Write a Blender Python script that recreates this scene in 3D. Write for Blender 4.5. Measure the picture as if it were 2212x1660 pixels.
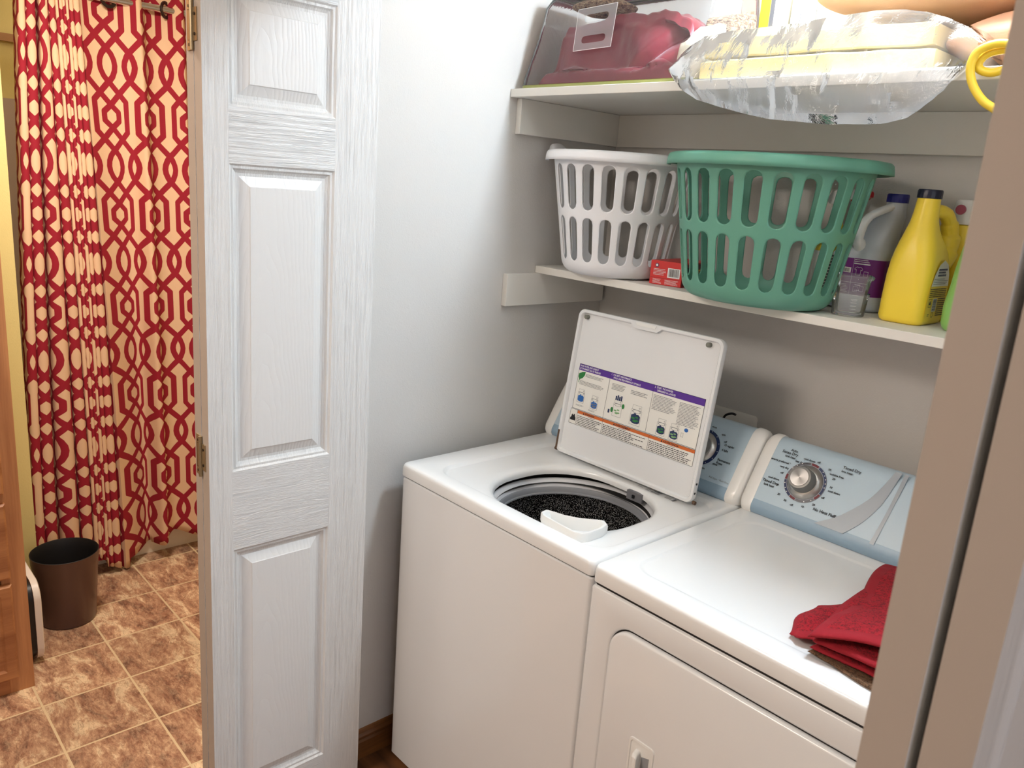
import bpy, bmesh, math, random
from math import sin, cos, pi, radians, sqrt, atan2
from mathutils import Vector, Matrix, noise
random.seed(7)
for o in list(bpy.data.objects): bpy.data.objects.remove(o)
SC = bpy.context.scene
COL = SC.collection
# ------------------------------------------------------------------ camera, light, exposure
YAW, PITCH, ROLL, FPX, CAMZ = radians(-46.68361792), radians(14.05050437), radians(-4.38259375), 1729.14, 1.65
def camera():
    f = Vector((sin(YAW)*cos(PITCH), cos(YAW)*cos(PITCH), -sin(PITCH)))
    r = Vector((cos(YAW), -sin(YAW), 0)); d = f.cross(r)
    c, s = cos(ROLL), sin(ROLL)
    R = c*r + s*d; D = -s*r + c*d
    m = Matrix(((R.x, -D.x, -f.x, 0), (R.y, -D.y, -f.y, 0), (R.z, -D.z, -f.z, CAMZ), (0, 0, 0, 1)))
    cd = bpy.data.cameras.new('camera'); o = bpy.data.objects.new('camera', cd); COL.objects.link(o)
    o.matrix_world = m; cd.sensor_width = 36; cd.lens = FPX/2212*36; cd.clip_start = .02
    cd.dof.use_dof = True; cd.dof.focus_distance = 2.1; cd.dof.aperture_fstop = 11
    SC.camera = o
camera()
SC.view_settings.view_transform = 'Standard'; SC.view_settings.look = 'None'
SC.view_settings.gamma = 1; SC.view_settings.use_curve_mapping = False
SC.view_settings.exposure = 0.36
W = bpy.data.worlds.new('world'); SC.world = W; W.use_nodes = True
W.node_tree.nodes['Background'].inputs[0].default_value = (1, .93, .85, 1)
W.node_tree.nodes['Background'].inputs[1].default_value = 0.05
def lamp(name, kind, loc, power, color, size=.1, size_y=None, rot=(0, 0, 0), spread=None):
    l = bpy.data.lights.new(name, kind); l.energy = power; l.color = color
    if kind == 'AREA':
        l.size = size
        if size_y: l.shape = 'RECTANGLE'; l.size_y = size_y
        if spread: l.spread = spread
    else: l.shadow_soft_size = size
    o = bpy.data.objects.new(name, l); COL.objects.link(o); o.location = loc; o.rotation_euler = rot
    return o
lamp('closet_ceiling_light', 'POINT', (-.66, 1.58, 2.38), 18, (.72, .86, 1.0), .10)
lamp('closet_ceiling_light_downward', 'AREA', (-.66, 1.56, 2.435), 15, (.72, .86, 1.0), .24)
lamp('hall_ceiling_light', 'AREA', (-1.45, -.8, 2.42), 37, (1.0, .90, .81), .8)
lamp('hall_side_fill', 'AREA', (1.46, -.3, 1.5), 9, (.80, .86, 1.0), .9, 1.2, rot=(0, radians(90), 0))  # unseen cool fill added by the right hall wall to light the door faces
lamp('bathroom_ceiling_light', 'AREA', (-2.35, .55, 2.41), 24, (1.0, .91, .80), .35)
lamp('bathroom_tub_light', 'POINT', (-3.6, 1.4, 2.3), 4, (1.0, .88, .66), .08)

# ------------------------------------------------------------------ material helpers
def lin(c):
    return tuple(((v/255)/12.92 if v/255 <= .04045 else ((v/255+.055)/1.055)**2.4) for v in c) + (1,)
MATS = {}
class NT:
    def __init__(s, name):
        s.m = bpy.data.materials.new(name); s.m.use_nodes = True; s.t = s.m.node_tree
        s.b = s.t.nodes['Principled BSDF']; s.out = s.t.nodes['Material Output']
    def n(s, typ, **kw):
        nd = s.t.nodes.new(typ)
        for k, v in kw.items():
            if k.startswith('i_'):
                key = k[2:]; key = int(key) if key.isdigit() else key.replace('_', ' ')
                s.set(nd.inputs[key], v)
            else: setattr(nd, k, v)
        return nd
    def set(s, inp, v):
        if isinstance(v, bpy.types.NodeSocket): s.t.links.new(v, inp)
        elif isinstance(v, bpy.types.Node): s.t.links.new(v.outputs[0], inp)
        else: inp.default_value = v
    def math(s, op, a, b=0.0, c=None, clamp=False):
        nd = s.t.nodes.new('ShaderNodeMath'); nd.operation = op; nd.use_clamp = clamp
        s.set(nd.inputs[0], a); s.set(nd.inputs[1], b)
        if c is not None: s.set(nd.inputs[2], c)
        return nd.outputs[0]
    def vm(s, op, a, b=None, scale=None):
        nd = s.t.nodes.new('ShaderNodeVectorMath'); nd.operation = op
        s.set(nd.inputs[0], a)
        if b is not None: s.set(nd.inputs[1], b)
        if scale is not None: s.set(nd.inputs['Scale'], scale)
        return nd.outputs['Value'] if op in ('DOT_PRODUCT', 'LENGTH', 'DISTANCE') else nd.outputs[0]
    def mix(s, f, a, b):
        nd = s.t.nodes.new('ShaderNodeMix'); nd.data_type = 'RGBA'
        s.set(nd.inputs[0], f); s.set(nd.inputs[6], a); s.set(nd.inputs[7], b)
        return nd.outputs[2]
    def ramp(s, f, stops):
        nd = s.t.nodes.new('ShaderNodeValToRGB'); e = nd.color_ramp.elements
        while len(e) < len(stops): e.new(.5)
        for i, (p, c) in enumerate(stops): e[i].position = p; e[i].color = c
        s.set(nd.inputs[0], f); return nd.outputs[0]
    def coord(s, which='Object'): return s.n('ShaderNodeTexCoord').outputs[which]
    def mapping(s, v, scale=(1, 1, 1), loc=(0, 0, 0), rot=(0, 0, 0)):
        nd = s.n('ShaderNodeMapping'); s.set(nd.inputs[0], v)
        nd.inputs['Scale'].default_value = scale; nd.inputs['Location'].default_value = loc; nd.inputs['Rotation'].default_value = rot
        return nd.outputs[0]
    def noise(s, v, scale, detail=4, rough=.5, dist=0.0, out=0):
        nd = s.n('ShaderNodeTexNoise'); s.set(nd.inputs['Vector'], v)
        nd.inputs['Scale'].default_value = scale; nd.inputs['Detail'].default_value = detail
        nd.inputs['Roughness'].default_value = rough; nd.inputs['Distortion'].default_value = dist
        return nd.outputs[out]
    def bump(s, h, strength, dist):
        nd = s.n('ShaderNodeBump'); s.set(nd.inputs['Height'], h)
        nd.inputs['Strength'].default_value = strength; nd.inputs['Distance'].default_value = dist
        s.t.links.new(nd.outputs[0], s.b.inputs['Normal']); return nd
    def P(s, **kw):
        for k, v in kw.items(): s.set(s.b.inputs[k.replace('_', ' ')], v)
def simple(name, rgb, rough=.5, metal=0.0, coat=0.0, spec=None, bump=None, **kw):
    t = NT(name); t.P(Base_Color=lin(rgb), Roughness=rough, Metallic=metal)
    if coat: t.P(Coat_Weight=coat, Coat_Roughness=.08)
    if spec is not None: t.b.inputs['Specular IOR Level'].default_value = spec
    if bump: t.bump(t.noise(t.coord(), bump[0], bump[2] if len(bump) > 2 else 3), 1.0, bump[1])
    for k, v in kw.items(): t.b.inputs[k.replace('_', ' ')].default_value = v
    MATS[name] = t.m; return t.m
def M(n): return MATS[n]

def paint(name, rgb, sc=260, d=.0012):
    t = NT(name); c = t.coord()
    a = t.noise(c, sc, 2, .6); b = t.noise(c, sc*.35, 2, .5)
    h = t.math('ADD', t.math('MULTIPLY', a, .6), t.math('MULTIPLY', t.math('GREATER_THAN', b, .55), .25))
    t.P(Base_Color=lin(rgb), Roughness=.62); t.bump(h, .6, d); MATS[name] = t.m
paint('closet_paint', (210, 207, 202))
paint('hall_paint', (205, 192, 176))
paint('yellow_paint', (226, 208, 138))
paint('white_ceiling', (235, 232, 226))
paint('shelf_paint', (233, 230, 222), 40, .0003)
simple('enamel', (232, 233, 233), .22, coat=.4, bump=(5, .0004, 2))
simple('enamel_top', (238, 239, 238), .28, coat=.35, bump=(600, .00006, 2))
simple('plastic_white', (236, 236, 233), .35)
simple('plastic_gray', (150, 152, 156), .4)
simple('tub_white', (225, 226, 228), .3)
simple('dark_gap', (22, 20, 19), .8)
simple('rubber', (128, 128, 118), .7)
simple('rust', (96, 74, 58), .8, bump=(300, .0006))
simple('console_white', (240, 239, 235), .3, coat=.2)
simple('console_blue', (188, 208, 220), .32, coat=.2)
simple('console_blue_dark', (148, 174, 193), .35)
simple('silver_ink', (158, 166, 173), .3, metal=.2)
simple('ink_black', (22, 22, 26), .5)
simple('ink_white', (240, 240, 240), .5)
simple('ink_gray', (120, 120, 124), .5)
simple('ink_ring', (150, 152, 160), .4)
simple('ink_purple', (88, 44, 148), .4)
simple('ink_orange', (214, 108, 44), .4)
simple('ink_green', (44, 128, 60), .4)
simple('ink_lightgreen', (130, 176, 120), .4)
simple('ink_blue', (42, 104, 180), .4)
simple('ink_navy', (36, 52, 92), .4)
simple('ink_dred', (112, 30, 40), .4)
simple('ink_yellow', (226, 186, 66), .4)
simple('label_cream', (238, 236, 228), .35)
simple('basket_white', (246, 247, 250), .38)
simple('basket_green', (104, 166, 144), .42)
simple('jug_yellow', (255, 224, 70), .35)
simple('cap_navy', (26, 28, 52), .35)
simple('cap_blue', (20, 24, 120), .35)
simple('purple_label', (112, 30, 122), .35)
simple('bottle_green', (142, 196, 106), .35)
simple('trigger_red', (196, 22, 34), .35)
simple('pink_dot', (190, 96, 118), .4)
simple('carton_red', (216, 52, 50), .4)
simple('foam', (242, 226, 164), .8, bump=(120, .001, 6))
simple('cord_yellow', (240, 206, 60), .4)
simple('pillow_peach', (232, 186, 142), .75, bump=(500, .0005))
simple('pillow_tan', (224, 176, 146), .75, bump=(500, .0005))
simple('cloth_white', (232, 222, 204), .85, bump=(200, .001))
simple('chrome', (205, 205, 208), .18, metal=1)
simple('bronze', (44, 32, 28), .4, metal=.3)
simple('hinge_metal', (168, 150, 118), .38, metal=.75)
simple('screw_dark', (60, 50, 40), .5, metal=.6)
simple('trash_brown', (98, 76, 68), .3, metal=.35)
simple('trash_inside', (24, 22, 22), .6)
simple('scale_black', (16, 15, 16), .4)
simple('scale_white', (236, 226, 214), .4)
simple('tub_enamel', (238, 226, 204), .25, coat=.3)
simple('surround', (190, 172, 160), .35)
simple('trim_tan', (176, 130, 88), .5)
simple('cream_sheet', (240, 232, 214), .7)
simple('piping_green', (158, 160, 92), .5)
# wood
def wood(name, c1, c2, axis='z', scale=1.0, rough=.4):
    t = NT(name); c = t.coord()
    s = {'z': (14, 14, 1.1), 'x': (1.1, 14, 14), 'y': (14, 1.1, 14)}[axis]
    v = t.mapping(c, tuple(k*scale for k in s))
    n1 = t.noise(v, 2.2, 6, .65, 1.2)
    w = t.n('ShaderNodeTexWave', wave_type='RINGS', rings_direction='Z' if axis == 'z' else ('X' if axis == 'x' else 'Y'))
    t.set(w.inputs[0], t.mapping(c, tuple(k*scale*.55 for k in s), (1.3, .4, .2))); w.inputs['Scale'].default_value = 1.1
    w.inputs['Distortion'].default_value = 7; w.inputs['Detail'].default_value = 4
    v2 = t.mapping(c, tuple(k*scale*6 if k > 2 else k*scale*2 for k in s))
    g = t.noise(v2, 3, 3, .6)
    f = t.math('ADD', t.math('MULTIPLY', n1, .55), t.math('MULTIPLY', w.outputs['Fac'], .3))
    f = t.math('ADD', f, t.math('MULTIPLY', g, .25), clamp=True)
    t.P(Base_Color=t.ramp(f, [(.2, lin(c2)), (.75, lin(c1))]), Roughness=rough)
    t.bump(g, .4, .0006); MATS[name] = t.m
wood('oak_v', (204, 146, 98), (150, 92, 56), 'z')
wood('oak_h', (198, 138, 90), (142, 84, 50), 'y')
wood('dark_wood_y', (142, 92, 46), (78, 44, 20), 'y', 1.0, .35)
wood('floor_wood', (120, 78, 46), (64, 38, 22), 'x', .6, .4)
# moulded door skins with embossed grain
def doorskin(name, axis):
    t = NT(name); c = t.coord('UV')
    if axis == 'v': v = t.mapping(c, (62, 2.0, 1)); dsc = .0006
    elif axis == 'h': v = t.mapping(c, (2.2, 62, 1)); dsc = .0008
    else: v = t.mapping(c, (34, 3.0, 1)); dsc = .0007
    w = t.n('ShaderNodeTexNoise'); t.set(w.inputs[0], v); w.inputs['Scale'].default_value = 2.6
    w.inputs['Detail'].default_value = 2; w.inputs['Distortion'].default_value = .9
    if axis == 'p':
        # cathedral grain: rings around a low centre
        u = t.vm('SUBTRACT', c, (0.075, -.25, 0))
        u = t.mapping(u, (1, .085, 1))
        r = t.vm('LENGTH', t.vm('ADD', u, t.vm('SCALE', t.vm('SUBTRACT', t.noise(c, 9, 2, .5, 0, 1), (.5, .5, .5)), scale=.02)))
        h = t.math('PINGPONG', t.math('ADD', t.math('MULTIPLY', r, 130), t.noise(v, 1.0, 2)), .5)
        h = t.math('POWER', t.math('MULTIPLY', h, 2), .5)
        h = t.math('ADD', h, t.math('MULTIPLY', w.outputs[0], .5))
    else:
        h = t.math('PINGPONG', t.math('MULTIPLY', w.outputs[0], 9), .5)
        h = t.math('POWER', t.math('MULTIPLY', h, 2), .6)
    t.P(Base_Color=lin((222, 221, 218)), Roughness=.42); t.bump(h, .75, dsc); MATS[name] = t.m
doorskin('skin_v', 'v'); doorskin('skin_h', 'h'); doorskin('skin_p', 'p')
simple('door_edge', (166, 154, 142), .6, bump=(60, .0002, 3))
# speckled drum
t = NT('speckled'); c = t.coord()
v = t.n('ShaderNodeTexVoronoi'); t.set(v.inputs[0], c); v.inputs['Scale'].default_value = 420
h = t.noise(c, 500, 2, .7)
f = t.math('MULTIPLY', t.math('LESS_THAN', v.outputs['Distance'], .33), t.math('GREATER_THAN', h, .47))
t.P(Base_Color=t.mix(f, lin((14, 14, 15)), lin((235, 235, 232))), Roughness=.25); MATS['speckled'] = t.m
# brushed knob
t = NT('brushed'); c = t.coord()
g = t.n('ShaderNodeTexGradient', gradient_type='RADIAL'); t.set(g.inputs[0], c)
k = t.math('SINE', t.math('MULTIPLY', g.outputs['Fac'] if 'Fac' in g.outputs else g.outputs[1], 4*pi))
t.P(Base_Color=t.ramp(t.math('MULTIPLY_ADD', k, .5, .5), [(0, lin((150, 148, 146))), (1, lin((232, 230, 228)))]), Roughness=.3, Metallic=.9); MATS['brushed'] = t.m
simple('knob_metal', (186, 184, 180), .28, metal=.85)
simple('knob_grip', (134, 132, 128), .42, metal=.4)
# terry
def terry(name, rgb, sc=230):
    t = NT(name); c = t.coord()
    a = t.noise(c, sc*1.6, 3, .7); b = t.noise(c, sc*.55, 2, .6)
    h = t.math('ADD', t.math('MULTIPLY', a, .7), t.math('MULTIPLY', b, .4))
    r = lin(rgb); dk = tuple(x*.28 for x in r[:3])+(1,)
    t.P(Base_Color=t.ramp(h, [(.44, dk), (.60, r)]), Roughness=.95)
    t.bump(h, 1, .0045); MATS[name] = t.m
terry('terry_red', (182, 20, 38), 260); terry('terry_brown', (132, 98, 70), 300)
simple('towel_hem', (150, 16, 32), .9, bump=(700, .0006))
# satin burgundy, patterned knit
simple('burgundy', (128, 14, 40), .42, bump=(30, .002, 4), Sheen_Weight=.3)
t = NT('knit'); c = t.coord(); f = t.noise(t.mapping(c, (1, 1, 2.5)), 90, 4, .8, .6)
t.P(Base_Color=t.ramp(f, [(.38, lin((62, 40, 30))), (.48, lin((150, 112, 82))), (.62, lin((206, 180, 140)))]), Roughness=.9); t.bump(f, 1, .004); MATS['knit'] = t.m
t = NT('slate_cloth'); c = t.coord(); f = t.noise(c, 25, 4, .6)
t.P(Base_Color=t.ramp(f, [(.35, lin((46, 48, 50))), (.65, lin((122, 128, 126)))]), Roughness=.85); MATS['slate_cloth'] = t.m
# plastics
def film(name, dens=.12, tint=(1, 1, 1), rough=.08, bumpd=.0015, bs=18, ior=1.45):
    t = NT(name); c = t.coord()
    h = t.noise(c, bs, 5, .65, 1.2)
    bm = t.n('ShaderNodeBump'); t.set(bm.inputs['Height'], h); bm.inputs['Strength'].default_value = 1; bm.inputs['Distance'].default_value = bumpd
    tr = t.n('ShaderNodeBsdfTransparent'); tr.inputs[0].default_value = (*tint, 1)
    gl = t.n('ShaderNodeBsdfGlossy'); gl.inputs['Roughness'].default_value = rough; t.set(gl.inputs['Normal'], bm.outputs[0])
    df = t.n('ShaderNodeBsdfTranslucent'); df.inputs[0].default_value = (.95, .96, 1, 1); t.set(df.inputs['Normal'], bm.outputs[0])
    df2 = t.n('ShaderNodeBsdfDiffuse'); df2.inputs[0].default_value = (.95, .96, 1, 1)
    mm = t.n('ShaderNodeMixShader'); mm.inputs[0].default_value = .5; t.set(mm.inputs[1], df.outputs[0]); t.set(mm.inputs[2], df2.outputs[0])
    m1 = t.n('ShaderNodeMixShader'); m1.inputs[0].default_value = dens; t.set(m1.inputs[1], tr.outputs[0]); t.set(m1.inputs[2], mm.outputs[0])
    fr = t.n('ShaderNodeFresnel'); fr.inputs[0].default_value = ior; t.set(fr.inputs['Normal'], bm.outputs[0])
    m2 = t.n('ShaderNodeMixShader'); t.set(m2.inputs[0], fr.outputs[0]); t.set(m2.inputs[1], m1.outputs[0]); t.set(m2.inputs[2], gl.outputs[0])
    t.t.links.new(m2.outputs[0], t.out.inputs[0]); MATS[name] = t.m
film('bag_film', .10, bumpd=.004, bs=10)
film('vinyl', .07, bumpd=.0012, bs=6, rough=.05, ior=1.33)
film('vinyl_patch', .30, rough=.1, bumpd=.0005)
film('clear_cup', .17, (1, 1, 1), .05, .0002, 5, 1.22)
t = NT('milky'); t.P(Base_Color=lin((204, 211, 221)), Roughness=.35); t.b.inputs['Subsurface Weight'].default_value = .3; t.b.inputs['Subsurface Radius'].default_value = (.02, .02, .02); MATS['milky'] = t.m
simple('milky_light', (238, 240, 243), .35)
# vinyl stone tile floor
t = NT('stone_tile'); c = t.coord()
TX, TY = .2545, .2535
sx = t.n('ShaderNodeSeparateXYZ'); t.set(sx.inputs[0], c)
def tilec(val, off, per):
    q = t.math('DIVIDE', t.math('ADD', val, off), per)
    fl = t.math('FLOOR', q); fr = t.math('SUBTRACT', q, fl)
    dd = t.math('MULTIPLY', t.math('MINIMUM', fr, t.math('SUBTRACT', 1.0, fr)), per)
    return fl, dd
fx, dx_ = tilec(sx.outputs[0], 2.712+20*.2545, TX); fy, dy_ = tilec(sx.outputs[1], -.966+20*.2535, TY)
MATS['_tile'] = None
g = t.math('MINIMUM', dx_, dy_)
cb = t.n('ShaderNodeCombineXYZ'); t.set(cb.inputs[0], fx); t.set(cb.inputs[1], fy)
wn = t.n('ShaderNodeTexWhiteNoise', noise_dimensions='3D'); t.set(wn.inputs[0], cb.outputs[0])
off = t.vm('SCALE', wn.outputs['Color'], scale=20)
cc = t.vm('ADD', c, off)
st = t.mapping(cc, (2.4, 5.2, 1), rot=(0, 0, .5))
n1 = t.noise(st, 2.3, 12, .74, .55); n2 = t.noise(st, 11, 9, .78, .4)
col = t.ramp(n1, [(.38, lin((118, 82, 66))), (.47, lin((176, 128, 100))), (.53, lin((204, 160, 126))), (.585, lin((244, 216, 176)))])
col = t.mix(t.math('MULTIPLY', n2, .55), col, t.ramp(n2, [(.42, lin((104, 70, 54))), (.58, lin((238, 206, 166)))]))
vein = t.math('SUBTRACT', 1.0, t.math('MULTIPLY', t.math('ABSOLUTE', t.math('SUBTRACT', t.noise(st, 5, 9, .68, 1.0), .5)), 55), clamp=True)
col = t.mix(t.math('MULTIPLY', vein, .55), col, lin((112, 66, 42)))
tone = t.math('MULTIPLY_ADD', wn.outputs['Value'], .3, .85)
col = t.vm('SCALE', col, scale=tone)
gm = t.math('LESS_THAN', g, .0032)
col = t.mix(gm, col, lin((222, 198, 158)))
t.P(Base_Color=col, Roughness=.42)
t.bump(t.math('SUBTRACT', t.math('MULTIPLY', n2, .5), t.math('MULTIPLY', gm, .6)), .5, .002); MATS['stone_tile'] = t.m
TILE = t.m
# trellis curtain
t = NT('trellis'); uv = t.coord('UV')
PH, VV = .165, .35
sx = t.n('ShaderNodeSeparateXYZ'); t.set(sx.inputs[0], uv)
def fold(val, per):
    q = t.math('DIVIDE', val, per); q = t.math('SUBTRACT', q, t.math('FLOOR', t.math('ADD', q, .5)))
    return t.math('MULTIPLY', t.math('ABSOLUTE', q), per)
X = t.math('MULTIPLY', fold(sx.outputs[0], PH), 135/(PH/2)); Y = t.math('MULTIPLY', fold(sx.outputs[1], VV), 287.5/(VV/2))
pc = t.n('ShaderNodeCombineXYZ'); t.set(pc.inputs[0], X); t.set(pc.inputs[1], Y); pc = pc.outputs[0]
segs = [((46, 0), (42, 30)), ((42, 30), (28, 62)), ((28, 62), (0, 96)),
        ((104, 0), (108, 26)), ((108, 26), (120, 56)), ((120, 56), (135, 80)),
        ((0, 92), (100, 200)), ((100, 200), (100, 290)),
        ((135, 78), (0, 222)), ((0, 222), (46, 262)), ((46, 262), (47, 290))]
dmin = None
for a, b in segs:
    pa = t.vm('SUBTRACT', pc, (a[0], a[1], 0)); ba = (b[0]-a[0], b[1]-a[1], 0); L2 = ba[0]**2+ba[1]**2
    hh = t.math('MULTIPLY', t.vm('DOT_PRODUCT', pa, ba), 1/L2, clamp=True)
    q = t.vm('SUBTRACT', pa, t.vm('SCALE', ba, scale=hh)); d = t.vm('LENGTH', q)
    dmin = d if dmin is None else t.math('MINIMUM', dmin, d)
f = t.math('LESS_THAN', dmin, 17.0)
wv = t.noise(t.mapping(uv, (600, 600, 1)), 1, 2)
t.P(Base_Color=t.mix(f, lin((228, 190, 152)), lin((150, 16, 38))), Roughness=.85); t.bump(wv, .3, .0005)
MATS['trellis'] = t.m

# ------------------------------------------------------------------ mesh helpers
class MB:
    def __init__(s): s.v = []; s.f = []; s.mi = []; s.mats = []; s.uv = {}
    def mat(s, m):
        m = M(m) if isinstance(m, str) else m
        if m not in s.mats: s.mats.append(m)
        return s.mats.index(m)
    def add(s, vs, fs, m, uvs=None):
        b = len(s.v); s.v += [tuple(p) for p in vs]; k = s.mat(m)
        for i, f in enumerate(fs):
            if uvs: s.uv[len(s.f)] = [uvs[j] for j in f]
            s.f.append([b+j for j in f]); s.mi.append(k)
        return s
    def box(s, x0, x1, y0, y1, z0, z1, m):
        vs = [(x, y, z) for x in (x0, x1) for y in (y0, y1) for z in (z0, z1)]
        return s.add(vs, [(0, 1, 3, 2), (4, 6, 7, 5), (0, 4, 5, 1), (2, 3, 7, 6), (0, 2, 6, 4), (1, 5, 7, 3)], m)
    def quad(s, a, b, c, d, m, uvs=None): return s.add([a, b, c, d], [(0, 1, 2, 3)], m, uvs)
    def loft(s, secs, m, cap0=True, cap1=True, closed=True, ms=None):
        n = len(secs[0]); vs = [p for sec in secs for p in sec]
        for i in range(len(secs)-1):
            fs = []
            for j in range(n if closed else n-1):
                k = (j+1) % n; fs.append((i*n+j, i*n+k, (i+1)*n+k, (i+1)*n+j))
            if i == 0: base = len(s.v); s.v += [tuple(p) for p in vs]
            kk = s.mat(ms[i] if ms else m)
            for f in fs: s.f.append([base+q for q in f]); s.mi.append(kk)
        if cap0: s.f.append([base+j for j in range(n)][::-1]); s.mi.append(s.mat(ms[0] if ms else m))
        if cap1: s.f.append([base+(len(secs)-1)*n+j for j in range(n)]); s.mi.append(s.mat(ms[-1] if ms else m))
        return s
    def tube(s, pts, r, m, n=12, cap=True, flat=1.0):
        pts = [Vector(p) for p in pts]; secs = []
        up = Vector((0, 0, 1)); prev = None
        for i, p in enumerate(pts):
            d = (pts[min(i+1, len(pts)-1)]-pts[max(i-1, 0)]).normalized()
            if prev is None:
                a = d.cross(up)
                if a.length < .1: a = d.cross(Vector((1, 0, 0)))
                a.normalize()
            else: a = (prev - d*prev.dot(d)).normalized()
            prev = a; b = d.cross(a); rr = r[i] if isinstance(r, (list, tuple)) else r
            secs.append([p+a*rr*cos(2*pi*k/n)+b*rr*flat*sin(2*pi*k/n) for k in range(n)])
        return s.loft(secs, m, cap, cap)
    def lathe(s, prof, c, m, n=48, sx=1, sy=1, cap0=True, cap1=True, ms=None):
        return s.loft([[(c[0]+r*sx*cos(2*pi*k/n), c[1]+r*sy*sin(2*pi*k/n), c[2]+z) for k in range(n)] for r, z in prof], m, cap0, cap1, ms=ms)
    def xf(s, mat, start=0):
        for i in range(start, len(s.v)): s.v[i] = tuple(mat @ Vector(s.v[i]))
        return s
    def text(s, body, size, mat, m, align='LEFT', bold=0.0):
        cu = bpy.data.curves.new('t', 'FONT'); cu.body = body; cu.size = size; cu.align_x = align; cu.offset = bold; cu.resolution_u = 2
        o = bpy.data.objects.new('t', cu); COL.objects.link(o)
        dg = bpy.context.evaluated_depsgraph_get(); me = bpy.data.meshes.new_from_object(o.evaluated_get(dg))
        s.add([mat @ v.co for v in me.vertices], [tuple(p.vertices) for p in me.polygons], m)
        bpy.data.objects.remove(o); bpy.data.curves.remove(cu); bpy.data.meshes.remove(me)
        return s
def build(name, mb, parent=None, smooth=40, bevel=0, solid=0, sub=0, loc=None):
    me = bpy.data.meshes.new(name)
    vs = mb.v
    if loc is not None: vs = [(x-loc[0], y-loc[1], z-loc[2]) for x, y, z in vs]
    me.from_pydata(vs, [], mb.f)
    for m in mb.mats: me.materials.append(m)
    for p, k in zip(me.polygons, mb.mi): p.material_index = k
    if mb.uv:
        ul = me.uv_layers.new(name='UVMap')
        for p in me.polygons:
            u = mb.uv.get(p.index)
            if u:
                for li, q in zip(p.loop_indices, u): ul.data[li].uv = q
    me.validate(); me.update()
    if smooth:
        me.shade_smooth()
        me.set_sharp_from_angle(angle=radians(smooth))
    o = bpy.data.objects.new(name, me); COL.objects.link(o)
    if loc is not None: o.location = loc
    if parent:
        o.parent = parent
        o.matrix_parent_inverse = Matrix.Translation(-world_loc(parent))
    if solid:
        md = o.modifiers.new('s', 'SOLIDIFY'); md.thickness = solid; md.offset = 0
    if bevel:
        md = o.modifiers.new('b', 'BEVEL'); md.width = bevel; md.segments = 3; md.limit_method = 'ANGLE'; md.angle_limit = radians(40); md.harden_normals = False
    if sub:
        md = o.modifiers.new('u', 'SUBSURF'); md.levels = sub; md.render_levels = sub
    return o
def world_loc(o):
    bpy_loc = Vector(o.location)
    return (world_loc(o.parent) + o.matrix_parent_inverse.to_translation() + bpy_loc) if o.parent else bpy_loc
def tag(o, label=None, cat=None, group=None, kind=None):
    if label: o['label'] = label
    if cat: o['category'] = cat
    if group: o['group'] = group
    if kind: o['kind'] = kind
    return o
def thing(name, loc, label, cat, group=None, kind=None):
    o = bpy.data.objects.new(name, None); COL.objects.link(o); o.location = loc; o.empty_display_size = .05
    return tag(o, label, cat, group, kind)
def struct(name, mb, parent=None, **kw):
    kw.setdefault('smooth', 0); o = build(name, mb, parent, **kw)
    if not parent: o['kind'] = 'structure'
    return o
def rr(cx, cy, hx, hy, r, z, n=8):
    r = min(r, hx, hy); pts = []
    for qx, qy, a0 in ((1, 1, 0), (-1, 1, 90), (-1, -1, 180), (1, -1, 270)):
        for i in range(n+1):
            a = radians(a0+90*i/n); pts.append((cx+qx*(hx-r)+r*cos(a), cy+qy*(hy-r)+r*sin(a), z))
    return pts
def rbox(mb, x0, x1, y0, y1, z0, z1, r, m, e=.003, n=6):
    cx, cy, hx, hy = (x0+x1)/2, (y0+y1)/2, (x1-x0)/2, (y1-y0)/2
    return mb.loft([rr(cx, cy, hx-e, hy-e, r-e, z0, n), rr(cx, cy, hx, hy, r, z0+e, n), rr(cx, cy, hx, hy, r, z1-e, n), rr(cx, cy, hx-e*.3, hy-e*.3, r, z1-e*.3, n), rr(cx, cy, hx-e, hy-e, r-e, z1, n)], m)
def smoothpath(P, k=6):
    P = [Vector(p) for p in P]; out = []
    for i in range(len(P)-1):
        a, b, c, d = P[max(i-1, 0)], P[i], P[i+1], P[min(i+2, len(P)-1)]
        for j in range(k):
            u = j/k; out.append(.5*((2*b)+(c-a)*u+(2*a-5*b+4*c-d)*u*u+(3*b-a-3*c+d)*u**3))
    return out+[P[-1]]
def textlines(mb, mat, w, h, n, m='ink_black', seed=0, frac=.38, ragged=.25):
    """rows of tiny illegible print: broken dark strokes"""
    rnd = random.Random(seed)
    for i in range(n):
        y = -(i+.5)*h/n; x = 0; L = w*(1-ragged*rnd.random()); t_ = h/n*frac/2
        while x < L:
            ww = min(rnd.uniform(.02, .07)*w, L-x)
            if ww > .004*w: mb.add([mat @ Vector(p) for p in ((x, y-t_, 0), (x+ww, y-t_, 0), (x+ww, y+t_, 0), (x, y+t_, 0))], [(0, 1, 2, 3)], m)
            x += ww + .012*w
def rect(mb, mat, x0, x1, y0, y1, m, z=0):
    mb.add([mat @ Vector(p) for p in ((x0, y0, z), (x1, y0, z), (x1, y1, z), (x0, y1, z))], [(0, 1, 2, 3)], m)
def disc(mb, mat, cx, cy, rx, ry, m, z=0, n=24, r0=0):
    if r0 == 0: mb.add([mat @ Vector((cx+rx*cos(2*pi*k/n), cy+ry*sin(2*pi*k/n), z)) for k in range(n)], [tuple(range(n))], m)
    else:
        vs = [mat @ Vector((cx+q*rx*cos(2*pi*k/n), cy+q*ry*sin(2*pi*k/n), z)) for q in (1, r0) for k in range(n)]
        mb.add(vs, [(k, (k+1) % n, n+(k+1) % n, n+k) for k in range(n)], m)
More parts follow.
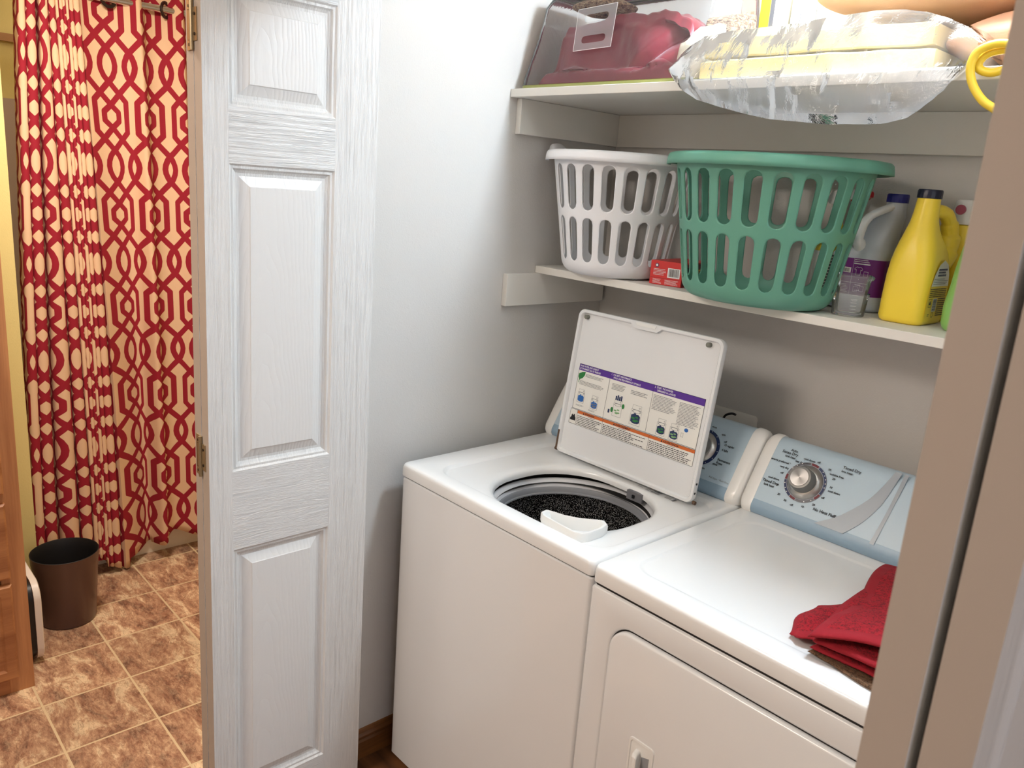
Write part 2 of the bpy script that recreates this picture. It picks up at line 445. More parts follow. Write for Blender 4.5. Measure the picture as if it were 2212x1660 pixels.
def frame(mb, mat, x0, x1, y0, y1, w, m, z=0):
    rect(mb, mat, x0, x1, y0, y0+w, m, z); rect(mb, mat, x0, x1, y1-w, y1, m, z); rect(mb, mat, x0, x0+w, y0, y1, m, z); rect(mb, mat, x1-w, x1, y0, y1, m, z)
def barcode(mb, mat, x0, x1, y0, y1, vertical=True, seed=1, m='ink_black', z=0):
    rnd = random.Random(seed); a, b = (x0, x1) if vertical else (y0, y1); x = a; L = b-a
    while x < b-.01*L:
        w = rnd.choice((.012, .02, .03))*L
        if vertical: rect(mb, mat, x, min(x+w, b), y0, y1, m, z)
        else: rect(mb, mat, x0, x1, x, min(x+w, b), m, z)
        x += w+rnd.choice((.012, .02, .03))*L
def basis(o, u, v):
    u = Vector(u).normalized(); v = Vector(v).normalized(); w = u.cross(v)
    return Matrix(((u.x, v.x, w.x, o[0]), (u.y, v.y, w.y, o[1]), (u.z, v.z, w.z, o[2]), (0, 0, 0, 1)))

# ------------------------------------------------------------------ the room
XL, YB, XR, ZC = -1.70, 1.965, -.10, 2.44
struct('floor', MB().box(-1.80, 1.6, -1.9, 2.1, -.05, 0, 'floor_wood'))
fl = struct('floor', MB().box(-4.15, -1.8, -1.5, 2.3, -.05, 0, 'stone_tile')); fl['label'] = 'brown stone-look tile floor of the bathroom'
struct('ceiling', MB().box(-4.15, 1.6, -1.9, 2.3, ZC, ZC+.05, 'white_ceiling'))
struct('wall_left', MB().box(XL-.11, XL, .80, YB+.1, 0, ZC, 'closet_paint'))
struct('wall_back', MB().box(XL, 1.6, YB, YB+.1, 0, ZC, 'closet_paint'))
struct('wall_right', MB().box(XR, XR+.1, 1.0, YB, 0, ZC, 'closet_paint'))
struct('wall_front', MB().box(XL, XR, .965, 1.065, 2.115, ZC, 'closet_paint'))
mb = MB().box(XR+.0, 1.5, .965, 1.0, 0, ZC, 'hall_paint')
mb.box(1.5, 1.6, -1.8, 1.0, 0, ZC, 'hall_paint'); mb.box(-1.81, 1.6, -1.9, -1.8, 0, ZC, 'hall_paint')
mb.box(-1.81, -1.70, -1.8, -.05, 0, ZC, 'hall_paint'); mb.box(-1.81, -1.70, -.05, .80, 2.06, ZC, 'hall_paint')
struct('wall_hall', mb)
mb = MB().box(-3.24, -3.12, -1.4, .604, 0, ZC, 'yellow_paint'); mb.box(-4.1, -1.81, -1.5, -1.4, 0, ZC, 'yellow_paint')
mb.box(-4.1, -4.0, -1.4, 2.3, 0, ZC, 'yellow_paint'); mb.box(-4.0, -1.81, 2.16, 2.26, 0, ZC, 'yellow_paint')
mb.box(-4.0, -3.24, .50, .604, 0, ZC, 'yellow_paint')
struct('wall_bathroom', mb)
# baseboard with moulded profile
def baseb(y0, y1, x, sgn, m):
    prof = [(0, 0), (.014, 0), (.014, .055), (.011, .062), (.011, .070), (.006, .078), (.004, .088), (0, .092)]
    return MB().loft([[(x+sgn*px, y0, pz) for px, pz in prof], [(x+sgn*px, y1, pz) for px, pz in prof]], m)
struct('baseboard_left', baseb(1.02, YB, XL, 1, 'dark_wood_y'))
struct('trim_1', MB().box(-3.995, -3.975, .61, 2.15, 2.055, 2.085, 'trim_tan'))

# bifold doors -------------------------------------------------------
def leaf(x0, x1, y0, y1, z0, z1, stile0=.052, stile1=.108):
    mb = MB()
    pz = [(.14, .797), (.986, 1.647), (1.757, 1.985)]
    a, b = y0+stile0, y1-stile1
    for X_, sg in ((x1, 1), (x0, -1)):
        def q(ya, yb, za, zb, m, dx=0):
            mb.quad((X_, ya, za), (X_, yb, za), (X_, yb, zb), (X_, ya, zb), m, [(ya, za), (yb, za), (yb, zb), (ya, zb)])
        q(y0, a, z0, z1, 'skin_v'); q(b, y1, z0, z1, 'skin_v')
        zs = [z0]+[v for p in pz for v in p]+[z1]
        for i in range(0, 8, 2): q(a, b, zs[i], zs[i+1], 'skin_h')
        for pa, pb in pz:
            st = [(0, 0), (.004, .0042), (.009, .0042), (.0125, .0085), (.018, .0120), (.024, .0120), (.044, .0035), (.0455, .0018)]
            secs = []
            for ins, dep in st:
                x = X_-sg*dep; secs.append([(x, a+ins, pa+ins), (x, b-ins, pa+ins), (x, b-ins, pb-ins), (x, a+ins, pb-ins)])
            for i in range(len(secs)-1):
                for j in range(4):
                    k = (j+1) % 4; P4 = [secs[i][j], secs[i][k], secs[i+1][k], secs[i+1][j]]
                    mb.quad(*P4, 'skin_p' if i == 5 else 'skin_v', [(p[1]-a, p[2]-pa) for p in P4])
            P4 = secs[-1]; mb.quad(*P4, 'skin_p', [(p[1]-a, p[2]-pa) for p in P4])
    for ya in (y0, y1): mb.quad((x0, ya, z0), (x1, ya, z0), (x1, ya, z1), (x0, ya, z1), 'door_edge')
    for za in (z0, z1): mb.quad((x0, y0, za), (x1, y0, za), (x1, y1, za), (x0, y1, za), 'door_edge')
    return mb
def bifold(name, xa, yn, t_, gap, z1=2.08):
    r = thing(name, (xa, yn+.2, 0), None, None, kind='structure')
    for k in range(2):
        x0 = xa+k*(t_+gap); build('door_leaf', leaf(x0, x0+t_, yn, yn+.40, .012, z1), r, smooth=0)
    xm = xa+t_+gap/2
    for zc in (.16, 1.022, 1.90):
        mb = MB().box(xm-.026, xm-.003, yn-.0025, yn+.002, zc-.046, zc+.046, 'hinge_metal')
        mb.box(xm+.004, xm+.021, yn-.0025, yn+.002, zc-.03, zc+.03, 'hinge_metal')
        mb.tube([(xm+.001, yn-.004, zc-.046), (xm+.001, yn-.004, zc+.046)], .0042, 'hinge_metal', 12)
        frame(mb, basis((xm-.02, yn-.0032, zc-.028), (1, 0, 0), (0, 0, 1)), 0, .014, 0, .056, .0012, 'screw_dark')
        for dx, dz in ((-.014, .034), (-.014, -.036), (.013, .018), (.013, -.018)):
            mb.tube([(xm+dx, yn-.002, zc+dz), (xm+dx, yn-.0042, zc+dz)], .003, 'screw_dark', 10)
        build('hinge', mb, r, smooth=30)
    return r
d1 = bifold('door_1', -1.692, .648, .035, .0035); d1['label'] = 'white panelled bifold door folded open at the left of the closet'
d2 = bifold('door_2', -.1955, .588, .034, .008); d2['label'] = 'bifold door folded open at the right edge, seen edge-on and out of focus'

# ------------------------------------------------------------------ shelves
def shelf(name, y0, z0, label, back):
    r = thing(name, ((XL+XR)/2, YB, z0), label, 'shelf')
    build('shelf_board', MB().box(XL+.001, XR-.001, y0, YB-.0005, z0, z0+.021, 'shelf_paint'), r, bevel=.0015, smooth=0)
    build('side_cleat', MB().box(XL+.0005, XL+.0195, y0+.026 if back else 1.535, YB-.0005 if back else YB-.012, z0-.0925, z0-.0005, 'shelf_paint'), r, bevel=.001, smooth=0)
    build('side_cleat', MB().box(XR-.0195, XR-.0005, y0+.026, YB-.0005, z0-.0925, z0-.0005, 'shelf_paint'), r, bevel=.001, smooth=0)
    if back: build('back_cleat', MB().box(XL+.02, XR-.02, YB-.019, YB-.0005, z0-.0925, z0-.0005, 'shelf_paint'), r, bevel=.001, smooth=0)
    return r
shelf('wall_shelf', 1.515, 1.874, 'deep white upper shelf on wooden cleats holding bags and pillows', True)
shelf('wall_shelf', 1.66, 1.400, 'shallow white lower shelf holding the laundry baskets and detergent', False)
ZL, ZU = 1.4215, 1.8955

# ------------------------------------------------------------------ washer
def machine_console(root, x0, x1, capw, name='control_console'):
    prof = [(1.703, .915), (1.697, .925), (1.698, .937), (1.706, .950), (1.722, .978), (1.740, 1.008), (1.758, 1.037), (1.776, 1.064), (1.788, 1.080), (1.800, 1.088), (1.815, 1.090), (1.832, 1.084), (1.842, 1.070), (1.845, .915)]
    def ext(xa, xb, inset, m, ms=None):
        c = (1.78, .99); s = []
        for x, k in ((xa, inset), (xb, inset)):
            s.append([(x, c[0]+(y-c[0])*k, .915 if z == .915 else c[1]+(z-c[1])*k) for y, z in prof])
        return s
    r = MB(); s = ext(x0+capw, x1-capw, 1.0, None)
    n = len(prof); base = len(r.v); r.v += [tuple(p) for q in s for p in q]
    for i in range(n-1):
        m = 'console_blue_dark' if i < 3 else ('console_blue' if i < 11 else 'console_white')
        r.f.append([base+i, base+n+i, base+n+i+1, base+i+1]); r.mi.append(r.mat(m))
    con = build(name, r, root, smooth=50)
    for sg, xa in ((1, x0), (-1, x1)):
        e = MB(); secs = []
        c = (1.775, .995)
        for dx, k in ((0, .80), (.002, .90), (.006, .97), (.013, 1.02), (.022, 1.035), (capw-.004, 1.035), (capw, 1.02), (capw, .98)):
            secs.append([(xa+sg*dx, c[0]+(y-c[0])*k, .9145 if z == .915 else c[1]+(z-c[1])*k) for y, z in prof])
        e.loft(secs, 'console_white'); build('end_cap', e, con, smooth=50)
    return con
PN = Vector((0, 1.703, .945)); PV = Vector((0, .087, .143)).normalized(); PW = Vector((1, 0, 0)).cross(PV)   # panel frame: X right, PV up the slope
def pmat(x, v, out=.0012): return basis(Vector((x, 0, 0))+PN+PV*v+PW*out, (1, 0, 0), PV)
assert PW.y < 0
def knob(con, xc, vc, ringm='ink_navy'):
    m = pmat(xc, vc, 0)
    k = MB(); s = len(k.v)
    k.lathe([(.0500, .001), (.0500, .0028), (.043, .0032)], (0, 0, 0), ringm, 48)
    k.lathe([(.0425, .003), (.0415, .006), (.034, .012), (.030, .014)], (0, 0, 0), 'knob_metal', 48, cap1=True)
    k.xf(m, s); ring = build('dial_skirt', k, con, smooth=40)
    kk = MB(); kk.lathe([(.031, .012), (.029, .017), (.029, .036), (.0265, .0405), (.022, .041)], (0, 0, 0), 'knob_grip', 48)
    kk.xf(m); build('control_knob', kk, con, smooth=35)
    kd = MB(); kd.lathe([(.0215, .0412), (.0212, .0422), (.018, .0424)], (0, 0, 0), 'brushed', 40, ms=['brushed']*2)
    o = build('knob_cap', kd, con, smooth=35); me = o.data
    o.matrix_world = m
    o.parent = con; o.matrix_parent_inverse = Matrix.Translation(-world_loc(con))
    o['label'] = 'brushed silver disc'
    return ring

wash = thing('washing_machine', (-1.301, 1.5, 0), 'white top-load washing machine with open lid at the left of the closet', 'washing machine')
wx0, wx1, wy0, wy1 = -1.645, -.9585, 1.170, 1.845
_c = ((wx0+wx1)/2, (wy0+.003+wy1)/2, (wx1-wx0)/2-.002, (wy1-wy0)/2-.0015)
mb = MB().loft([rr(_c[0], _c[1], _c[2]-.003, _c[3]-.003, .01, .022), rr(_c[0], _c[1], _c[2], _c[3], .012, .025), rr(_c[0], _c[1], _c[2], _c[3], .012, .8715), rr(_c[0], _c[1], _c[2]-.003, _c[3]-.003, .01, .8745), rr(_c[0], _c[1], _c[2]-.010, _c[3]-.010, .01, .8748)], 'enamel', True, False)
build('cabinet_body', mb, wash, smooth=35)
for fx_, fy_ in ((wx0+.06, wy0+.06), (wx1-.06, wy0+.06), (wx0+.06, wy1-.06), (wx1-.06, wy1-.06)):
    build('foot', MB().lathe([(.018, 0), (.02, .004), (.02, .024)], (fx_, fy_, 0), 'dark_gap', 20), wash)
# hollow the visible part: top deck with opening
hc = (-1.250, 1.418)
build('seam_shade', MB().loft([rr(_c[0], _c[1], _c[2]-.0045, _c[3]-.0045, .01, .8735), rr(_c[0], _c[1], _c[2]-.0045, _c[3]-.0045, .01, .8815)], 'dark_gap', False, False), wash, smooth=0)  # added dark ring, paints the shade in the gap under the deck
def top_secs():
    cx, cy, hx, hy = (wx0+wx1)/2, (wy0+wy1)/2, (wx1-wx0)/2, (wy1-wy0)/2
    S = [rr(cx, cy, hx-.001, hy-.001, .012, .8795), rr(cx, cy, hx, hy, .014, .883), rr(cx, cy, hx, hy, .016, .902), rr(cx, cy, hx-.0012, hy-.0012, .016, .908), rr(cx, cy, hx-.004, hy-.004, .016, .9125), rr(cx, cy, hx-.009, hy-.009, .016, .9145),
         rr(-1.272, 1.445, .290, .232, .06, .9145), rr(-1.272, 1.445, .2875, .2295, .058, .9138), rr(-1.272, 1.445, .281, .223, .052, .9070), rr(-1.272, 1.445, .278, .220, .05, .9062),
         rr(hc[0], hc[1], .222, .206, .17, .9062), rr(hc[0], hc[1], .207, .193, .165, .9050), rr(hc[0], hc[1], .199, .185, .16, .901), rr(hc[0], hc[1], .196, .182, .16, .893), rr(hc[0], hc[1], .196, .182, .16, .884)]
    return S
build('top_deck', MB().loft(top_secs(), 'enamel_top', False, False), wash, smooth=50)
mb = MB()
N = 96
mb.loft([rr(hc[0], hc[1], .225, .215, .17, .9035, 24), rr(hc[0], hc[1], .225, .215, .17, .862, 24), rr(hc[0], hc[1], .19, .18, .16, .860, 24)], 'dark_gap', False, False)
build('cavity_liner', mb, wash)
mb = MB(); mb.lathe([(.214, .8665), (.213, .8690), (.208, .8695), (.203, .8655), (.197, .857), (.1945, .849)], (hc[0], hc[1]+.004, 0), 'tub_white', N, cap0=False, cap1=False)
tr = build('tub_ring', mb, wash, smooth=60)
mb = MB(); mb.lathe([(.1945, .8495), (.191, .849), (.1895, .846), (.1885, .836), (.186, .8345), (.1855, .831)], (hc[0], hc[1]+.004, 0), 'plastic_gray', N, cap0=False, cap1=False)
build('balance_ring', mb, tr, smooth=40)
mb = MB(); mb.lathe([(.1855, .832), (.190, .826), (.195, .81), (.197, .78), (.197, .45), (.17, .43), (.02, .425)], (hc[0], hc[1]+.004, 0), 'speckled', N, cap0=False)
mb.lathe([(.09, .426), (.05, .45), (.038, .50), (.034, .62), (.03, .64)], (hc[0], hc[1]+.004, 0), 'plastic_gray', 40)
build('wash_drum', mb, wash, smooth=50)['label'] = 'black drum speckled with white'
# bleach dispenser
def poly_in(P, d):
    c = Vector((sum(p[0] for p in P)/len(P), sum(p[1] for p in P)/len(P)))
    return [tuple(c+(Vector(p)-c)*(1-d)) for p in P]
BP = [(-1.186, 1.256), (-1.184, 1.238), (-1.168, 1.226), (-1.110, 1.221), (-1.062, 1.219), (-1.046, 1.228), (-1.040, 1.245), (-1.040, 1.290), (-1.048, 1.316), (-1.066, 1.326), (-1.080, 1.316), (-1.108, 1.288), (-1.140, 1.270), (-1.170, 1.262)]
def lev(d, z): return [(x, y, z) for x, y in poly_in(BP, d)]
mb = MB().loft([lev(.0, .9065), lev(0.0, .923), lev(.03, .927), lev(.10, .9275), lev(.15, .925), lev(.22, .905), lev(.3, .880), lev(.35, .878)], 'plastic_white', False, True)
build('bleach_dispenser', mb, wash, smooth=45)
build('lid_switch', MB().box(-1.215, -1.165, 1.588, 1.5985, .872, .896, 'ink_gray').box(-1.195, -1.188, 1.584, 1.589, .880, .888, 'ink_black'), wash, smooth=0)
mb = MB(); mm = basis((-1.20, 1.6145, .9078), (1, 0, 0), (0, 1, 0))
textlines(mb, mm, .018, .006, 1, 'ink_gray', 3); mm2 = basis((-1.172, 1.622, .9078), (1, 0, 0), (0, 1, 0))
textlines(mb, mm2, .016, .018, 3, 'ink_gray', 4)
barcode(mb, mm2, .02, .046, -.008, 0, True, 3); barcode(mb, mm2, .02, .046, -.018, -.011, True, 5)
frame(mb, mm2, .064, .094, -.018, -.008, .0008, 'ink_black'); textlines(mb, mm2 @ Matrix.Translation((.066, -.010, 0)), .02, .005, 2, 'ink_gray', 6); rect(mb, mm2, .088, .093, -.022, -.004, 'ink_gray')
build('rating_print', mb, wash, smooth=0)
# lid
LO = Vector((0, 1.602, .9175)); LV = Vector((0, .05, .4)).normalized(); LW = Vector((1, 0, 0)).cross(LV)  # LW points to the viewer (-Y)
LM = basis((-1.264, LO.y, LO.z), (1, 0, 0), LV)
def lrr(hx, v0, v1, r, w, n=8): return [(x, y, z) for x, y, z in rr(0, (v0+v1)/2, hx, (v1-v0)/2, r, w, n)]
mb = MB().loft([lrr(.232, .006, .407, .016, -.0195), lrr(.236, .002, .411, .018, -.017), lrr(.2375, 0, .4125, .02, -.012), lrr(.2375, 0, .4125, .02, -.003), lrr(.236, .0015, .411, .02, 0), lrr(.229, .008, .404, .016, 0), lrr(.227, .010, .402, .014, -.002), lrr(.225, .012, .400, .013, -.009)], 'enamel', True, True)
s0 = len(mb.v)
mb.loft([[(-.052, .404, -.009), (-.036, .392, -.009), (.036, .392, -.009), (.052, .404, -.009)], [(-.052, .404, 0), (-.036, .392, 0), (.036, .392, 0), (.052, .404, 0)]], 'enamel')
mb.loft([[(-.03, .4005, 0), (.03, .4005, 0), (.034, .409, 0), (-.034, .409, 0)], [(-.03, .4005, .0012), (.03, .4005, .0012), (.034, .409, .0012), (-.034, .409, .0012)]], 'plastic_white')
mb.xf(LM); lid = build('lid', mb, wash, smooth=40)
for bx in (-.208, .193):
    b = MB().lathe([(.0062, -.009), (.0062, .001), (.0045, .0028)], (bx, .392, 0), 'rubber', 20); b.xf(LM); build('lid_bumper', b, lid)
b = MB(); rect(b, LM, -.2355, -.2285, .005, .062, 'rust', .0008); build('rust_stain', b, lid)['label'] = 'rusty left edge'
for q_ in (-.243, .235):
    b = MB().tube([LM @ Vector((q_, .004, -.01)), LM @ Vector((q_+.008, .004, -.01))], .005, 'rust', 10); build('lid_hinge', b, lid)
for v_ in (.028, .052): build('lid_screw', MB().tube([LM @ Vector((.2370, v_, -.006)), LM @ Vector((.2384, v_, -.006))], .003, 'ink_black', 10), lid)
# instruction label, coordinates in lid frame: x right (from lid centre), y up
L = MB(); Z = -.0086
def T(x, y, z=Z+.0004): return LM @ Matrix.Translation((x, y, z))
def RR(x0, x1, y0, y1, m, dz=.0): rect(L, LM, x0, x1, y0, y1, m, Z+dz)
a0, a1 = -.206, .2135
RR(a0, a1, .133, .261, 'label_cream'); RR(a0, a1, .243, .261, 'ink_purple', .0002)
frame(L, LM, a0, a1, .133, .261, .0009, 'ink_black', Z+.0003)
for xx in (-.092, .055): RR(xx, xx+.0009, .133, .243, 'ink_black', .0003)
for xx in (-.092, .055): RR(xx, xx+.0009, .243, .261, 'ink_navy', .0003)
for (x, l1, l2) in ((-.203, 'SAVE WATER AND ENERGY', 'ECONOMISEZ EAU ET \u00c9NERGIE'), (-.089, '1.  FOR BEST PERFORMANCE', '      POUR UNE PERFORMANCE OPTIMALE'), (.058, '2.  START THE WASHER', '      D\u00c9MARRER LA LAVEUSE')):
    L.text(l1, .0070, T(x, .2535) @ Matrix.Scale(.78, 4, (1, 0, 0)), 'ink_white', bold=.0001); L.text(l2, .0070, T(x, .2460) @ Matrix.Scale(.78, 4, (1, 0, 0)), 'ink_white', bold=.0001)
# leaf mark
lf = [(-.198, .215), (-.204, .224), (-.203, .233), (-.192, .239), (-.180, .2415), (-.181, .232), (-.187, .223), (-.195, .2185)]
L.add([LM @ Vector((x, y, Z+.0004)) for x, y in lf], [tuple(range(len(lf)))], 'ink_green'); RR(-.2005, -.1985, .208, .217, 'ink_green', .0004)
textlines(L, T(-.178, .237), .072, .0095, 3, 'ink_gray', 11); textlines(L, T(-.196, .2155), .09, .0125, 4, 'ink_gray', 12)
textlines(L, T(-.080, .2345), .050, .018, 5, 'ink_gray', 13); textlines(L, T(-.014, .231), .056, .012, 3, 'ink_gray', 14)
textlines(L, T(.060, .2375), .077, .040, 11, 'ink_gray', 15); textlines(L, T(.142, .2375), .068, .058, 16, 'ink_gray', 16)
def washer_icon(cx, cy, s, fill, fill2):
    frame(L, LM, cx-s, cx+s, cy-1.35*s, cy+1.0*s, .0006, 'ink_gray', Z+.0004)
    frame(L, LM, cx-s*.85, cx+s*.85, cy+1.0*s, cy+1.7*s, .0005, 'ink_gray', Z+.0004)
    disc(L, LM, cx, cy+.75*s, s*.8, s*.26, 'ink_gray', Z+.0004, r0=.85)
    disc(L, LM, cx+.5*s, cy+1.35*s, s*.13, s*.13, 'ink_gray', Z+.0004, r0=.6)
    pts = [(-.85, .15), (-.5, .3), (-.2, .55), (.1, .3), (.5, .35), (.85, .1), (.85, -.85), (.5, -1.05), (0, -1.12), (-.5, -1.05), (-.85, -.85)]
    L.add([LM @ Vector((cx+x*s, cy+y*s, Z+.0004)) for x, y in pts], [tuple(range(len(pts)))], fill)
    for dx, dy, w in ((-.4, -.3, .35), (.25, -.1, .3), (-.05, -.7, .4), (.4, -.6, .28)): disc(L, LM, cx+dx*s, cy+dy*s, w*s, w*s*.45, fill2, Z+.0006, 12)
washer_icon(-.1815, .170, .0125, 'ink_blue', 'ink_blue'); washer_icon(-.130, .163, .0125, 'ink_blue', 'ink_gray')
washer_icon(-.048, .168, .0150, 'label_cream', 'ink_lightgreen'); washer_icon(.016, .165, .0175, 'ink_navy', 'ink_green')
washer_icon(.101, .157, .0140, 'ink_navy', 'ink_green'); washer_icon(.142, .155, .0140, 'ink_navy', 'ink_lightgreen')
for k in range(4): RR(-.060+k*.006, -.0555+k*.006, .192, .203+.003*(k % 2), 'ink_navy', .0007)
for cx, cy in ((-.030, .180), (-.066, .163)): disc(L, LM, cx, cy, .0045, .007, 'ink_green', Z+.0008, 12)
RR(-.079, -.073, .152, .162, 'ink_navy', .0004); disc(L, LM, .176, .172, .006, .005, 'ink_blue', Z+.0004, 12); frame(L, LM, .163, .170, .152, .163, .0006, 'ink_gray', Z+.0004)
textlines(L, T(-.195, .1475), .03, .005, 2, 'ink_gray', 21); textlines(L, T(-.147, .1435), .03, .005, 2, 'ink_gray', 22)
# warning strips
RR(a0-.004, a1, .089, .1315, 'label_cream'); frame(L, LM, a0-.004, a1, .089, .1315, .0008, 'ink_black', Z+.0003)
RR(-.183, a1-.001, .1225, .1308, 'ink_orange', .0002)
for xx in (-.184, -.0895, .070): RR(xx, xx+.0008, .089, .1308, 'ink_black', .0004)
def tri(x, y, s): L.add([LM @ Vector(p) for p in ((x, y, Z+.0005), (x+s, y, Z+.0005), (x+s/2, y+s*.85, Z+.0005))], [(0, 1, 2)], 'ink_black')
for x, tx in ((-.163, 'WARNING'), (-.052, 'AVERTISSEMENT'), (.108, 'ADVERTENCIA')):
    tri(x, .1238, .0062); L.text(tx, .0072, T(x+.0078, .1241), 'ink_black', bold=.00018)
    textlines(L, T(x+.02, .1218), .03, .003, 1, 'ink_black', 29)
textlines(L, T(-.181, .1182), .088, .0275, 6, 'ink_black', 31); textlines(L, T(-.086, .1182), .152, .0275, 6, 'ink_black', 32, ragged=.4); textlines(L, T(.073, .1182), .138, .0275, 6, 'ink_black', 33, ragged=.2)
fg = [(-.207, .099), (-.207, .105), (-.203, .108), (-.203, .113), (-.200, .117), (-.1975, .112), (-.195, .116), (-.192, .118), (-.190, .111), (-.187, .107), (-.187, .099)]
L.add([LM @ Vector((x, y, Z+.0005)) for x, y in fg], [tuple(range(len(fg)))], 'ink_black')
build('instruction_label', L, lid, smooth=0)['label'] = 'printed instruction and warning label with purple and orange bands'
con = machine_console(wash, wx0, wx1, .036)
knob(con, -1.1095, .085)
D = MB()
def dots(D, xc, vc, n, r=.0475, a0=0, a1=360, m='ink_white'):
    for k in range(n):
        a = radians(a0+(a1-a0)*k/n); disc(D, pmat(xc+r*cos(a), vc+r*sin(a), .0033), 0, 0, .0013, .0013, m, 0, 8)
dots(D, -1.1095, .085, 14)
for s_, x, v in (('rinse', -1.106, .143), ('spin', -1.071, .131), ('off', -1.056, .114), ('12 regular', -1.052, .106), ('6 light', -1.052, .092), ('Permanent', -1.052, .064), ('Press', -1.052, .055), ('rinse', -1.060, .050), ('spin', -1.086, .030)):
    D.text(s_, .0072 if s_[0] != 'P' else .0085, pmat(x, v, .0028), 'ink_black', bold=.0002)
D.text('Pull Start \u2022 Push Stop', .0068, pmat(-1.055, .015), 'ink_gray')
build('lettering', D, con, smooth=0)

# ------------------------------------------------------------------ dryer
dry = thing('clothes_dryer', (-.585, 1.5, 0), 'white clothes dryer with blue panel at the right of the closet', 'clothes dryer')
dx0, dx1, dy0, dy1 = -.9545, -.2185, 1.165, 1.845
# body with recessed door opening and rounded front corners
mb = MB(); rbox(mb, dx0+.002, dx1-.002, dy0+.004, dy1, .022, .8725, .012, 'enamel', .004)
build('cabinet_body', mb, dry, smooth=35)
for fx_, fy_ in ((dx0+.06, dy0+.06), (dx1-.06, dy0+.06), (dx0+.06, dy1-.06), (dx1-.06, dy1-.06)):
    build('foot', MB().lathe([(.018, 0), (.02, .004), (.02, .024)], (fx_, fy_, 0), 'dark_gap', 20), dry)
cx, cy, hx, hy = (dx0+dx1)/2, (dy0+dy1)/2, (dx1-dx0)/2, (dy1-dy0)/2
mb = MB().loft([rr(cx, cy, hx-.001, hy-.001, .012, .8775), rr(cx, cy, hx, hy, .014, .881), rr(cx, cy, hx, hy, .016, .902), rr(cx, cy, hx-.0012, hy-.0012, .016, .908), rr(cx, cy, hx-.004, hy-.004, .016, .9125), rr(cx, cy, hx-.009, hy-.009, .016, .9145),
    rr(cx, 1.44, .318, .222, .05, .9145), rr(cx, 1.44, .316, .220, .05, .9140), rr(cx, 1.44, .312, .216, .048, .9118), rr(cx, 1.44, .308, .212, .046, .9115)], 'enamel_top')
build('top_deck', mb, dry, smooth=50)
# door: slab proud of a dark groove
def yrr(cx_, cz_, hx_, hz_, r, y, n=8): return [(x, y, z) for x, z, _ in rr(cx_, cz_, hx_, hz_, r, 0, n)]
dcx, dcz, dhx, dhz = -.588, .505, .298, .306
mb = MB().loft([yrr(dcx, dcz, dhx+.0035, dhz+.0035, .052, dy0+.0035), yrr(dcx, dcz, dhx+.0035, dhz+.0035, .052, dy0+.0037)], 'dark_gap', True, True)
gb = build('door_gap', mb, dry, smooth=0)
mb = MB().loft([yrr(dcx, dcz, dhx, dhz, .048, dy0+.0037), yrr(dcx, dcz, dhx, dhz, .048, dy0-.004), yrr(dcx, dcz, dhx-.0015, dhz-.0015, .047, dy0-.007), yrr(dcx, dcz, dhx-.005, dhz-.005, .045, dy0-.0085)], 'enamel', False, True)
dd = build('dryer_door', mb, dry, smooth=50)
# the front skin stands slightly proud around the door
def ring(cx_, cz_, a, b):
    return MB().loft([a, b], 'enamel', False, False)
build('seam_shade', MB().loft([rr(cx, cy, hx-.0045, hy-.0045, .01, .871), rr(cx, cy, hx-.0045, hy-.0045, .01, .8785)], 'dark_gap', False, False), dry, smooth=0)  # same painted shade ring for the dryer's deck seam
hxo, hzo = (dx1-dx0)/2-.003, .4225
fo = [yrr(cx, .4475, hxo, hzo, .006, dy0+.0045), yrr(cx, .4475, hxo-.001, hzo-.001, .006, dy0+.0005), yrr(cx, .4475, hxo-.004, hzo-.004, .006, dy0-.001), yrr(dcx, dcz, dhx+.010, dhz+.010, .058, dy0-.001), yrr(dcx, dcz, dhx+.005, dhz+.005, .053, dy0+.0004), yrr(dcx, dcz, dhx+.0035, dhz+.0035, .052, dy0+.0036)]
build('front_panel', MB().loft(fo, 'enamel', False, False), dry, smooth=50)
# recessed pull handle
hx_, hz_ = -.776, .545; yf = dy0-.0085
mb = MB().loft([yrr(hx_, hz_, .031, .062, .010, yf+.0002), yrr(hx_, hz_, .030, .061, .010, yf-.002), yrr(hx_, hz_, .026, .057, .008, yf-.0025)], 'plastic_white', False, False)
mb.loft([yrr(hx_, hz_, .026, .057, .008, yf-.0025), yrr(hx_, hz_, .025, .056, .008, yf-.0005), yrr(hx_+.002, hz_, .022, .052, .007, yf-.0004)], 'plastic_white', False, True)
mb.loft([yrr(hx_-.008, hz_-.004, .0065, .045, .006, yf-.0005), yrr(hx_-.006, hz_-.004, .0065, .043, .006, yf-.012), yrr(hx_-.003, hz_-.004, .006, .041, .005, yf-.018), yrr(hx_-.001, hz_-.004, .004, .039, .004, yf-.020)], 'plastic_white', False, True)
mb.quad((hx_+.002, yf-.0008, hz_-.05), (hx_+.020, yf-.0008, hz_-.05), (hx_+.020, yf-.0008, hz_+.036), (hx_+.002, yf-.0008, hz_+.030), 'plastic_gray')  # gray patch paints shade into the shallow handle recess
build('door_handle', mb, dd, smooth=45)
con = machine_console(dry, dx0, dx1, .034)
KX, KV = -.8175, .083
knob(con, KX, KV, 'ink_ring')
D = MB()
